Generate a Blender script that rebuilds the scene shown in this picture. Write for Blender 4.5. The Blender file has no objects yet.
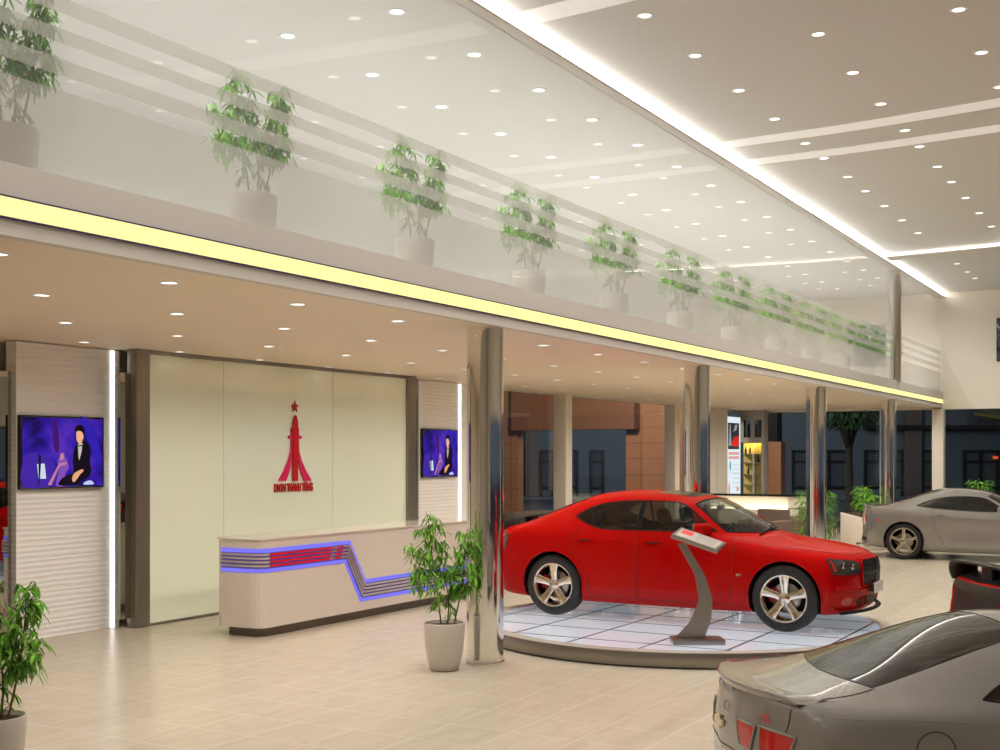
import bpy, bmesh, math, random
from mathutils import Vector, Matrix
from mathutils.bvhtree import BVHTree
random.seed(7)
SC = bpy.context.scene
COL = SC.collection
PI = math.pi
C30, S30 = math.cos(PI/6), .5
F = 1207.0

def spot_at(u, v, z):
    """world x, y of the point of height z seen at (u, v)"""
    d = F*(2.1-z)/(v-454.5); l = (u-500)/F*d
    return d*C30+l*S30, d*S30-l*C30
def y_on(u, X):
    k = (u-500)/F
    return X*(S30-k*C30)/(C30+k*S30)

# ------------------------------------------------------------ materials
MATS = {}
def pbsdf(name, col, rough=.5, metal=0., coat=0., spec=.5, emit=None, estr=0., coat_rough=.03, ior=1.5):
    if name in MATS: return MATS[name]
    m = bpy.data.materials.new(name); m.use_nodes = True
    b = m.node_tree.nodes['Principled BSDF']
    b.inputs['Base Color'].default_value = (*col, 1)
    b.inputs['Roughness'].default_value = rough
    b.inputs['Metallic'].default_value = metal
    b.inputs['Coat Weight'].default_value = coat
    b.inputs['Coat Roughness'].default_value = coat_rough
    b.inputs['Specular IOR Level'].default_value = spec
    b.inputs['IOR'].default_value = ior
    if emit:
        b.inputs['Emission Color'].default_value = (*emit, 1)
        b.inputs['Emission Strength'].default_value = estr
    MATS[name] = m
    return m
def nodes_of(m): return m.node_tree.nodes, m.node_tree.links, m.node_tree.nodes['Principled BSDF']
def add_noise_color(m, c1, c2, scale=(1,1,1), nscale=5, detail=3, bump=0., coord='Object'):
    n, l, b = nodes_of(m)
    tc = n.new('ShaderNodeTexCoord'); mp = n.new('ShaderNodeMapping'); mp.inputs['Scale'].default_value = scale
    nz = n.new('ShaderNodeTexNoise'); nz.inputs['Scale'].default_value = nscale; nz.inputs['Detail'].default_value = detail
    r = n.new('ShaderNodeValToRGB'); r.color_ramp.elements[0].position = .35; r.color_ramp.elements[1].position = .65
    r.color_ramp.elements[0].color = (*c1, 1); r.color_ramp.elements[1].color = (*c2, 1)
    l.new(tc.outputs[coord], mp.inputs['Vector']); l.new(mp.outputs[0], nz.inputs['Vector'])
    l.new(nz.outputs['Fac'], r.inputs[0]); l.new(r.outputs[0], b.inputs['Base Color'])
    if bump:
        bp = n.new('ShaderNodeBump'); bp.inputs['Strength'].default_value = bump; bp.inputs['Distance'].default_value = .01
        l.new(nz.outputs['Fac'], bp.inputs['Height']); l.new(bp.outputs[0], b.inputs['Normal'])
    return r
def emis(name, col, s):
    m = pbsdf(name, (0, 0, 0), .6, spec=.1, emit=col, estr=s)
    return m
def glass_mat(name, tint, gloss=.08, milk=0., milkcol=(.8, .8, .75), rough=.01, fres=1.5, tfrac=.35):
    """thin pane: transparent + mirror reflection by fresnel + a little milky diffuse"""
    if name in MATS: return MATS[name]
    m = bpy.data.materials.new(name); m.use_nodes = True
    n, l = m.node_tree.nodes, m.node_tree.links
    n.remove(n['Principled BSDF']); out = n['Material Output']
    tr = n.new('ShaderNodeBsdfTransparent'); tr.inputs[0].default_value = (*tint, 1)
    gl = n.new('ShaderNodeBsdfGlossy'); gl.inputs['Roughness'].default_value = rough
    gl.inputs[0].default_value = (1, 1, 1, 1)
    di = n.new('ShaderNodeBsdfDiffuse'); di.inputs[0].default_value = (*milkcol, 1)
    tl = n.new('ShaderNodeBsdfTranslucent'); tl.inputs[0].default_value = (*milkcol, 1)
    dt = n.new('ShaderNodeMixShader'); dt.inputs[0].default_value = tfrac
    l.new(di.outputs[0], dt.inputs[1]); l.new(tl.outputs[0], dt.inputs[2])
    m1 = n.new('ShaderNodeMixShader'); m1.inputs[0].default_value = milk
    l.new(tr.outputs[0], m1.inputs[1]); l.new(dt.outputs[0], m1.inputs[2])
    fr = n.new('ShaderNodeFresnel'); ge = n.new('ShaderNodeNewGeometry'); io = n.new('ShaderNodeMapRange')
    io.inputs['To Min'].default_value = fres; io.inputs['To Max'].default_value = 1/fres
    l.new(ge.outputs['Backfacing'], io.inputs['Value']); l.new(io.outputs[0], fr.inputs[0])
    ad = n.new('ShaderNodeMath'); ad.operation = 'ADD'; ad.use_clamp = True; ad.inputs[1].default_value = gloss
    l.new(fr.outputs[0], ad.inputs[0])
    m2 = n.new('ShaderNodeMixShader'); l.new(ad.outputs[0], m2.inputs[0])
    l.new(m1.outputs[0], m2.inputs[1]); l.new(gl.outputs[0], m2.inputs[2])
    l.new(m2.outputs[0], out.inputs[0])
    MATS[name] = m
    return m

# ------------------------------------------------------------ mesh builder
class MB:
    def __init__(s): s.v = []; s.f = []; s.mi = []; s.m = 0; s.sm = []; s.smooth = False
    def add(s, vs, fs):
        o = len(s.v); s.v += [tuple(v) for v in vs]
        for f in fs:
            s.f.append([i+o for i in f]); s.mi.append(s.m); s.sm.append(s.smooth)
        return s
    def box(s, x0, x1, y0, y1, z0, z1, M=None):
        vs = [Vector((x, y, z)) for z in (z0, z1) for y in (y0, y1) for x in (x0, x1)]
        if M: vs = [M @ v for v in vs]
        return s.add(vs, [(0, 2, 3, 1), (4, 5, 7, 6), (0, 1, 5, 4), (2, 6, 7, 3), (0, 4, 6, 2), (1, 3, 7, 5)])
    def rbox(s, x0, x1, y0, y1, z0, z1, r=.02, M=None, seg=3):
        """box with rounded edges"""
        bm = bmesh.new(); bmesh.ops.create_cube(bm, size=1)
        for v in bm.verts:
            v.co = Vector(((x0+x1)/2+v.co.x*(x1-x0), (y0+y1)/2+v.co.y*(y1-y0), (z0+z1)/2+v.co.z*(z1-z0)))
        bmesh.ops.bevel(bm, geom=bm.edges[:]+bm.verts[:], offset=r, segments=seg, profile=.5, affect='EDGES')
        if M: bm.transform(M)
        bm.verts.index_update()
        vs = [v.co.copy() for v in bm.verts]; fs = [[v.index for v in f.verts] for f in bm.faces]
        bm.free(); t = s.smooth; s.smooth = True; s.add(vs, fs); s.smooth = t
        return s
    def tube(s, pts, r, n=8, cap=True, flat=1.):
        pts = [Vector(p) for p in pts]; rs = r if isinstance(r, (list, tuple)) else [r]*len(pts)
        up = None; vs = []
        for i, p in enumerate(pts):
            t = (pts[min(i+1, len(pts)-1)]-pts[max(i-1, 0)])
            if t.length < 1e-9: t = Vector((0, 0, 1))
            t.normalize()
            if up is None: up = Vector((0, 0, 1)) if abs(t.z) < .9 else Vector((1, 0, 0))
            a = t.cross(up)
            if a.length < 1e-6: a = t.cross(Vector((0, 1, 0)))
            a.normalize(); b = a.cross(t).normalized(); up = b
            for k in range(n):
                an = 2*PI*k/n; vs.append(p+rs[i]*(a*math.cos(an)+b*math.sin(an)*flat))
        fs = []
        for i in range(len(pts)-1):
            for k in range(n):
                k2 = (k+1) % n
                fs.append((i*n+k, i*n+k2, (i+1)*n+k2, (i+1)*n+k))
        if cap: fs += [tuple(range(n))[::-1], tuple(range((len(pts)-1)*n, len(pts)*n))]
        t = s.smooth; s.smooth = True; s.add(vs, fs); s.smooth = t
        return s
    def lathe(s, prof, n=32, M=None, a0=0., a1=2*PI, smooth=True):
        """prof: (r, z) around z"""
        full = abs(a1-a0-2*PI) < 1e-6; m = n if full else n+1
        vs = []
        for r, z in prof:
            for k in range(m):
                a = a0+(a1-a0)*k/n; vs.append(Vector((r*math.cos(a), r*math.sin(a), z)))
        if M: vs = [M @ v for v in vs]
        fs = []
        for i in range(len(prof)-1):
            for k in range(n):
                k2 = (k+1) % m
                fs.append((i*m+k, i*m+k2, (i+1)*m+k2, (i+1)*m+k))
        t = s.smooth; s.smooth = smooth; s.add(vs, fs); s.smooth = t
        return s
    def prism(s, poly, h0, h1, M=None):
        """poly in local xy extruded in z h0..h1"""
        n = len(poly)
        vs = [Vector((x, y, h0)) for x, y in poly]+[Vector((x, y, h1)) for x, y in poly]
        if M: vs = [M @ v for v in vs]
        return s.add(vs, [tuple(range(n))[::-1], tuple(range(n, 2*n))]+[(i, (i+1) % n, n+(i+1) % n, n+i) for i in range(n)])
    def grid(s, P):
        """P[i][j] points"""
        n = len(P); m = len(P[0]); vs = [p for r in P for p in r]
        t = s.smooth; s.smooth = True
        s.add(vs, [(i*m+j, (i+1)*m+j, (i+1)*m+j+1, i*m+j+1) for i in range(n-1) for j in range(m-1)]); s.smooth = t
        return s
    def build(s, name, mats, parent=None, loc=None, rz=0., fix=False):
        me = bpy.data.meshes.new(name); me.from_pydata(s.v, [], s.f)
        if not isinstance(mats, (list, tuple)): mats = [mats]
        for m in mats: me.materials.append(m)
        me.polygons.foreach_set('material_index', s.mi); me.polygons.foreach_set('use_smooth', s.sm)
        if fix or any(m.name.startswith('paint_') for m in mats):
            bm = bmesh.new(); bm.from_mesh(me); bmesh.ops.remove_doubles(bm, verts=bm.verts, dist=1e-5)
            bmesh.ops.recalc_face_normals(bm, faces=bm.faces); bm.to_mesh(me); bm.free()
        me.update()
        o = bpy.data.objects.new(name, me); COL.objects.link(o)
        if parent: o.parent = parent
        if loc is not None: o.location = loc
        if rz: o.rotation_euler = (0, 0, rz)
        return o

def tag(o, label=None, cat=None, group=None, kind=None):
    if label: o['label'] = label
    if cat: o['category'] = cat
    if group: o['group'] = group
    if kind: o['kind'] = kind
    return o
def struct(o): o['kind'] = 'structure'; return o
def empty(name, loc=(0, 0, 0), rz=0.):
    o = bpy.data.objects.new(name, None); COL.objects.link(o); o.location = loc; o.rotation_euler = (0, 0, rz)
    o.empty_display_size = .1
    return o
def kids(o): return [c for c in bpy.data.objects if c.parent == o]
def copy_tree(o, parent=None):
    c = o.copy(); COL.objects.link(c)
    if parent: c.parent = parent
    for k in list(o.children): copy_tree(k, c)
    return c
ORD = ['first', 'second', 'third', 'fourth', 'fifth', 'sixth', 'seventh', 'eighth', 'ninth', 'tenth', 'eleventh', 'twelfth',
       'thirteenth', 'fourteenth', 'fifteenth', 'sixteenth', 'seventeenth', 'eighteenth', 'nineteenth', 'twentieth',
       'twenty-first', 'twenty-second', 'twenty-third', 'twenty-fourth']
# ============================================================ cars
def in_poly(p, poly):
    x, y = p; c = False; n = len(poly)
    for i in range(n):
        x1, y1 = poly[i]; x2, y2 = poly[(i+1) % n]
        if (y1 > y) != (y2 > y) and x < (x2-x1)*(y-y1)/(y2-y1)+x1: c = not c
    return c
AX = {'y': (0, 2), 'x': (1, 2), 'z': (0, 1)}
def smooth_poly(pts, n=4, closed=True):
    """Catmull-Rom through the points"""
    out = []; m = len(pts)
    rng = range(m) if closed else range(m-1)
    for i in rng:
        g = lambda k: Vector(pts[k % m]) if closed else Vector(pts[max(0, min(m-1, k))])
        p0, p1, p2, p3 = g(i-1), g(i), g(i+1), g(i+2)
        for k in range(n):
            t = k/n
            out.append(tuple(.5*((2*p1)+(p2-p0)*t+(2*p0-5*p1+4*p2-p3)*t*t+(3*p1-p0-3*p2+p3)*t**3)))
    if not closed: out.append(tuple(pts[-1]))
    return out
def cut_poly(bm, poly, axis, filt):
    """cut the outline into the surface, return the faces inside it"""
    a, b = AX[axis]; n = len(poly)
    us = [p[0] for p in poly]; vs = [p[1] for p in poly]
    lo = (min(us)-.06, min(vs)-.06); hi = (max(us)+.06, max(vs)+.06)
    def near(f):
        c = f.calc_center_median()
        return lo[0] < c[a] < hi[0] and lo[1] < c[b] < hi[1] and filt(c, f.normal)
    for i in range(n):
        p, q = poly[i], poly[(i+1) % n]
        d = Vector((q[0]-p[0], q[1]-p[1]))
        if d.length < 1e-5: continue
        co = [0, 0, 0]; co[a] = p[0]; co[b] = p[1]
        no = [0, 0, 0]; no[a] = d.y; no[b] = -d.x
        pad = .05
        l2 = (min(p[0], q[0])-pad, min(p[1], q[1])-pad); h2 = (max(p[0], q[0])+pad, max(p[1], q[1])+pad)
        fs = []
        for f in bm.faces:
            if not near(f): continue
            cc = [v.co for v in f.verts]
            if max(c[a] for c in cc) < l2[0] or min(c[a] for c in cc) > h2[0]: continue
            if max(c[b] for c in cc) < l2[1] or min(c[b] for c in cc) > h2[1]: continue
            fs.append(f)
        es = list({e for f in fs for e in f.edges}); vv = list({v for f in fs for v in f.verts})
        bmesh.ops.bisect_plane(bm, geom=vv+es+fs, dist=1e-5, plane_co=co, plane_no=no)
    out = []
    for f in bm.faces:
        if near(f):
            c = f.calc_center_median()
            if in_poly((c[a], c[b]), poly): out.append(f)
    return out
class Skin:
    """ray target of a body, for laying details on it"""
    def __init__(s, bm): s.t = BVHTree.FromBMesh(bm)
    def hit(s, p, axis, side):
        a, b = AX[axis]
        o = [0, 0, 0]; o[a] = p[0]; o[b] = p[1]
        k = 3-a-b; o[k] = 4*side
        d = [0, 0, 0]; d[k] = -side
        h = s.t.ray_cast(Vector(o), Vector(d))
        if h[0] is None:
            o[k] = .8*side
            h = s.t.find_nearest(Vector(o))
        n = h[1].copy()
        if n[k]*side < 0: n = -n
        return h[0], n
    def patch(s, mb, poly, axis, side, off=.003, thick=.004, step=.04):
        bm = bmesh.new(); a, b = 0, 1
        f = bm.faces.new([bm.verts.new((p[0], p[1], 0)) for p in poly])
        us = [p[0] for p in poly]; vs = [p[1] for p in poly]
        for (lo, hi, no) in ((min(us), max(us), (1, 0, 0)), (min(vs), max(vs), (0, 1, 0))):
            k = int((hi-lo)/step)
            for i in range(1, k+1):
                t = lo+(hi-lo)*i/(k+1); co = (t*no[0], t*no[1], 0)
                bmesh.ops.bisect_plane(bm, geom=bm.verts[:]+bm.edges[:]+bm.faces[:], dist=1e-6, plane_co=co, plane_no=no)
        bmesh.ops.triangulate(bm, faces=[f for f in bm.faces if len(f.verts) > 4])
        bm.verts.index_update()
        base = []; top = []
        for v in bm.verts:
            p, n = s.hit((v.co.x, v.co.y), axis, side); base.append(p+n*(off-thick)); top.append(p+n*off)
        N = len(base)
        fs = [[v.index for v in f.verts] for f in bm.faces]
        allf = [f for f in fs]
        bf = [[i+N for i in reversed(f)] for f in fs]
        ef = [(e.verts[0].index, e.verts[1].index, e.verts[1].index+N, e.verts[0].index+N) for e in bm.edges if len(e.link_faces) == 1]
        t = mb.smooth; mb.smooth = True; mb.add(top+base, allf+bf); mb.smooth = False; mb.add(top+base, ef); mb.smooth = t
        bm.free()
    def line(s, mb, pts, axis, side, r=.003, step=.03, off=0., closed=False):
        P = []; pts = list(pts)+([pts[0]] if closed else [])
        for i in range(len(pts)-1):
            p, q = Vector(pts[i]), Vector(pts[i+1]); k = max(1, int((q-p).length/step))
            for j in range(k): P.append(p.lerp(q, j/k))
        P.append(Vector(pts[-1]))
        Q = []
        for p in P:
            h, n = s.hit(p, axis, side); Q.append(h+n*off)
        mb.tube(Q, r, 6)

def mat_paint(name, col, metal=0., rough=.3, coat=1., spec=.5):
    m = pbsdf(name, col, rough, metal, coat, spec)
    n, l, b = nodes_of(m)
    # the inner side of the shell is dark lining
    g = n.new('ShaderNodeNewGeometry'); mx = n.new('ShaderNodeMix'); mx.data_type = 'RGBA'
    mx.inputs['A'].default_value = (*col, 1); mx.inputs['B'].default_value = (.02, .018, .016, 1)
    l.new(g.outputs['Backfacing'], mx.inputs['Factor']); l.new(mx.outputs['Result'], b.inputs['Base Color'])
    m2 = n.new('ShaderNodeMath'); m2.operation = 'SUBTRACT'; m2.inputs[0].default_value = coat; m2.use_clamp = True
    l.new(g.outputs['Backfacing'], m2.inputs[1]); l.new(m2.outputs[0], b.inputs['Coat Weight'])
    return m

def make_wheel(parent, x, side, R, RR, yout, caliper, rim_m, style):
    """wheel = tyre with rim, disc and caliper as sub-parts; axle along y"""
    M = Matrix.Translation((x, side*yout, R)) @ Matrix.Rotation(-side*PI/2, 4, 'X')   # local z -> outward
    w = .235
    mb = MB()
    pr = [(RR-.005, -w+.02), (RR+.005, -w+.005), (R-.05, -w), (R-.018, -w+.012), (R-.003, -w+.035), (R, -w+.06)]
    for k in range(5):   # grooves in the tread
        z = -w+.065+k*.026
        pr += [(R, z), (R-.007, z+.002), (R-.007, z+.007), (R, z+.009)]
    pr += [(R, -.05), (R-.003, -.03), (R-.018, -.012), (R-.05, -.001), (RR+.02, 0), (RR+.004, -.006), (RR-.005, -.014)]
    mb.lathe(pr, 64, M)
    t = mb.build('wheel', MATS['tyre'], parent, fix=True)
    # rim
    mb = MB()
    mb.lathe([(RR-.004, -w+.02), (RR-.03, -w+.03), (RR-.035, -.06), (RR-.02, -.022), (RR+.002, -.012), (RR+.003, -.004), (RR-.004, -.001), (RR-.014, -.006), (RR-.026, -.03), (RR-.03, -.06)], 64, M)
    mb.lathe([(0, -.016), (.022, -.016), (.03, -.02), (.034, -.03), (.062, -.034), (.07, -.045), (.066, -.09), (0, -.09)], 32, M)
    for k in range(5):
        a = 2*PI*k/5+PI/2*1.0
        Rk = M @ Matrix.Rotation(a, 4, 'Z')
        P = []
        L = [(.045, .040, -.036), (.09, .039, -.030), (.14, .042, -.022), (.19, .049, -.014), (RR-.012, .060, -.010)]
        if style == 'split': L = [(.045, .040, -.036), (.09, .036, -.03), (.14, .031, -.022), (.19, .03, -.016), (RR-.012, .036, -.010)]
        rows = []
        for (r, h, z) in L:
            if style == 'split':   # a groove down the middle of each spoke
                rows.append([(r, -h, z-.035), (r, -h, z-.004), (r, -h*.8, z), (r, -h*.28, z), (r, -h*.12, z-.014), (r, h*.12, z-.014), (r, h*.28, z), (r, h*.8, z), (r, h, z-.004), (r, h, z-.035), (r, -h, z-.035)])
            else:
                rows.append([(r, -h, z-.035), (r, -h, z-.006), (r, -h*.75, z), (r, h*.75, z), (r, h, z-.006), (r, h, z-.035), (r, -h, z-.035)])
        P = [[Rk @ Vector(q) for q in row] for row in rows]
        mb.grid(P)
        for j in (-1, 1):    # wheel nuts between the spokes
            pass
        nb = Rk @ Matrix.Rotation(PI/5, 4, 'Z') @ Matrix.Translation((.05, 0, -.04))
        mb.lathe([(0, .012), (.007, .012), (.008, 0)], 8, nb)
    mb.build('rim', rim_m, t, fix=False)
    mb = MB(); mb.lathe([(.03, -.1), (.165, -.1), (.167, -.105), (.165, -.12), (.03, -.12)], 40, M)
    mb.build('brake_disc', MATS['steel'], t)
    mb = MB(); cm = M @ Matrix.Rotation(PI*.93 if side < 0 else PI*.07, 4, 'Z')
    P = []
    for (z) in (-.135, -.075):
        pass
    mb.lathe([(.09, -.075), (.175, -.072), (.185, -.085), (.185, -.14), (.09, -.14), (.09, -.075)], 10, cm, -.5, .5)
    mb.build('brake_caliper', caliper, t)
    return t

def loft_body(ST, nose, tail, zc, paint):
    """control cage of stations -> smooth bmesh of the whole shell"""
    me = bpy.data.meshes.new('tmp'); bm = bmesh.new()
    n = len(ST[0])
    rows = []
    def ring(st):
        left = [bm.verts.new(p) for p in st]
        right = [left[0]]+[bm.verts.new((p[0], -p[1], p[2])) for p in st[1:-1]]+[left[-1]]
        return left, right
    def inner(st, fy, fz, xf):
        return [(xf(p[1]*fy, zc+(p[2]-zc)*fz), p[1]*fy, zc+(p[2]-zc)*fz) for p in st]
    seq = [inner(ST[0], .45, .5, nose), inner(ST[0], .8, .82, nose)]+ST+[inner(ST[-1], .8, .82, tail), inner(ST[-1], .45, .5, tail)]
    R = [ring(s) for s in seq]
    for i in range(len(R)-1):
        for sidx in (0, 1):
            A, B = R[i][sidx], R[i+1][sidx]
            for j in range(n-1):
                q = [A[j], A[j+1], B[j+1], B[j]]
                if sidx == 0: q.reverse()
                bm.faces.new(q)
    for e, flip in ((0, False), (-1, True)):
        loop = R[e][0]+R[e][1][1:-1][::-1]
        if flip: loop = loop[::-1]
        bm.faces.new(loop[::-1] if True else loop)
    bmesh.ops.recalc_face_normals(bm, faces=bm.faces)
    bm.to_mesh(me); bm.free()
    o = bpy.data.objects.new('tmp', me); COL.objects.link(o)
    md = o.modifiers.new('s', 'SUBSURF'); md.levels = 3; md.render_levels = 3
    dg = bpy.context.evaluated_depsgraph_get()
    bm = bmesh.new(); bm.from_object(o, dg)
    bpy.data.objects.remove(o); bpy.data.meshes.remove(me)
    bm.normal_update()
    return bm

def bm_obj(bm, name, mats, parent, smooth=True):
    me = bpy.data.meshes.new(name)
    for f in bm.faces: f.smooth = smooth
    bm.to_mesh(me)
    for m in mats: me.materials.append(m)
    o = bpy.data.objects.new(name, me); COL.objects.link(o); o.parent = parent
    return o
def take(bm, faces):
    """lift the faces out into a bmesh of their own"""
    nb = bmesh.new(); mp = {}
    for f in faces:
        vs = []
        for v in f.verts:
            if v not in mp: mp[v] = nb.verts.new(v.co)
            vs.append(mp[v])
        nb.faces.new(vs)
    bmesh.ops.delete(bm, geom=faces, context='FACES')
    return nb
def window(bm, poly, axis, filt, name, gm, root, trim=.007):
    fs = cut_poly(bm, poly, axis, filt)
    nb = take(bm, fs)
    o = bm_obj(nb, name, [gm], root)
    mb = MB()
    bmesh.ops.remove_doubles(nb, verts=nb.verts, dist=1e-5)
    es = [e for e in nb.edges if len(e.link_faces) == 1]
    for e in es: mb.tube([e.verts[0].co, e.verts[1].co], trim, 6, cap=False)
    nb.free()
    mb.build('window_seal', MATS['rubber'], o)
    return o
def arches(bm, axles, R, zc, ylim=.5):
    for x in axles:
        poly = [(x+R*math.cos(a), zc+R*math.sin(a)) for a in [2*PI*k/40 for k in range(40)]]
        fs = cut_poly(bm, poly, 'y', lambda c, n: abs(c.y) > ylim)
        bmesh.ops.delete(bm, geom=fs, context='FACES')
def arch_fit(skin, root, body, axles, R, zc, ybody, paint):
    for x in axles:
        for side in (1, -1):
            P = []; Q = []
            for k in range(33):
                a = -.25+(PI+.5)*k/32
                p = (x+R*math.cos(a), max(zc+R*math.sin(a), .2))
                h, n = skin.hit(p, 'y', side)
                P.append(h); Q.append(Vector((h.x, side*.56, h.z)))
            mb = MB(); mb.tube(P, .011, 8, cap=False)
            mb.build('arch_lip', paint, body)
            mb = MB(); mb.grid([P, Q]); 
            mb.add([p for p in Q]+[(x, side*.56, .25)], [(i, i+1, len(Q)) for i in range(len(Q)-1)])
            mb.build('arch_liner', MATS['dark_trim'], body)
def seats(root, spec, m):
    for (x, y, zr, hz) in spec:
        mb = MB()
        mb.rbox(x-.05, x+.45, y-.25, y+.25, .38, .56, .06)
        T = Matrix.Translation((x-.02, y, .5)) @ Matrix.Rotation(-.22, 4, 'Y')
        mb.rbox(-.14, .02, -.24, .24, 0, hz, .06, T)
        mb.rbox(-.11, 0, -.13, .13, hz+.03, hz+.22, .05, T)
        mb.tube([T @ Vector((-.05, -.05, hz-.05)), T @ Vector((-.05, -.05, hz+.06))], .008)
        mb.tube([T @ Vector((-.05, .05, hz-.05)), T @ Vector((-.05, .05, hz+.06))], .008)
        mb.build('seat', m, root)
def steering(root, x, y, z):
    mb = MB(); T = Matrix.Translation((x, y, z)) @ Matrix.Rotation(-1.15, 4, 'Y')
    P = [T @ Vector((.18*math.cos(a), .18*math.sin(a), 0)) for a in [2*PI*k/24 for k in range(25)]]
    mb.tube(P, .015, 8)
    for a in (0, 2.1, 4.2): mb.tube([T @ Vector((0, 0, -.02)), T @ Vector((.18*math.cos(a), .18*math.sin(a), 0))], .014)
    mb.lathe([(0, .02), (.05, .01), (.06, -.03), (0, -.04)], 16, T)
    mb.tube([T @ Vector((0, 0, -.03)), T @ Vector((0, 0, -.35))], .03)
    mb.build('steering_wheel', MATS['dark_trim'], root)
def mirror_part(root, x, y, z, side, paint):
    mb = MB(); T = Matrix.Translation((x, side*y, z))
    mb.rbox(-.06, .10, -.105, .105, -.062, .075, .045, T @ Matrix.Rotation(side*.12, 4, 'Z'), 4)
    mb.tube([(x+.03, side*(y-.06), z-.04), (x+.06, side*(y-.17), z-.06)], .02)
    o = mb.build('wing_mirror', paint, root)
    mb = MB(); mb.rbox(-.066, -.055, -.085, .085, -.045, .06, .004, T @ Matrix.Rotation(side*.12, 4, 'Z'))
    mb.build('mirror_glass', MATS['chrome'], o)
def handle_part(root, skin, x0, x1, z, side, m):
    mb = MB(); P = []
    for k in range(9):
        t = k/8; h, n = skin.hit((x0+(x1-x0)*t, z), 'y', side); P.append(h+n*(.004+.022*math.sin(PI*t)**.4))
    mb.tube(P, [.006]+[.011]*7+[.006], 8, flat=.7)
    mb.build('door_handle', m, root)
    mb = MB(); c = [(x0+.03, z-.018), (x1-.03, z-.018), (x1-.02, z-.004), (x1-.03, z+.006), (x0+.03, z+.006), (x0+.02, z-.004)]
    skin.patch(mb, c, 'y', side, .0015, .002); mb.build('handle_recess', MATS['dark_trim'], root)
def polyv(pts): return [tuple(p) for p in pts]
def letters(text, size, mat, parent, M, name='badge', depth=.004, font=None, sx=1.0, bold=0.0):
    cu = bpy.data.curves.new(name, 'FONT'); cu.body = text; cu.size = size; cu.extrude = depth
    cu.align_x = 'CENTER'; cu.align_y = 'CENTER'; cu.offset = bold
    cu.materials.append(mat)
    t = bpy.data.objects.new('tmp_text', cu); COL.objects.link(t)
    dg = bpy.context.evaluated_depsgraph_get()
    me = bpy.data.meshes.new_from_object(t.evaluated_get(dg)); bpy.data.objects.remove(t)
    me.transform(Matrix.Diagonal((sx, 1, 1, 1))); me.transform(M)
    o = bpy.data.objects.new(name, me); COL.objects.link(o)
    if parent: o.parent = parent
    return o

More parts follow.
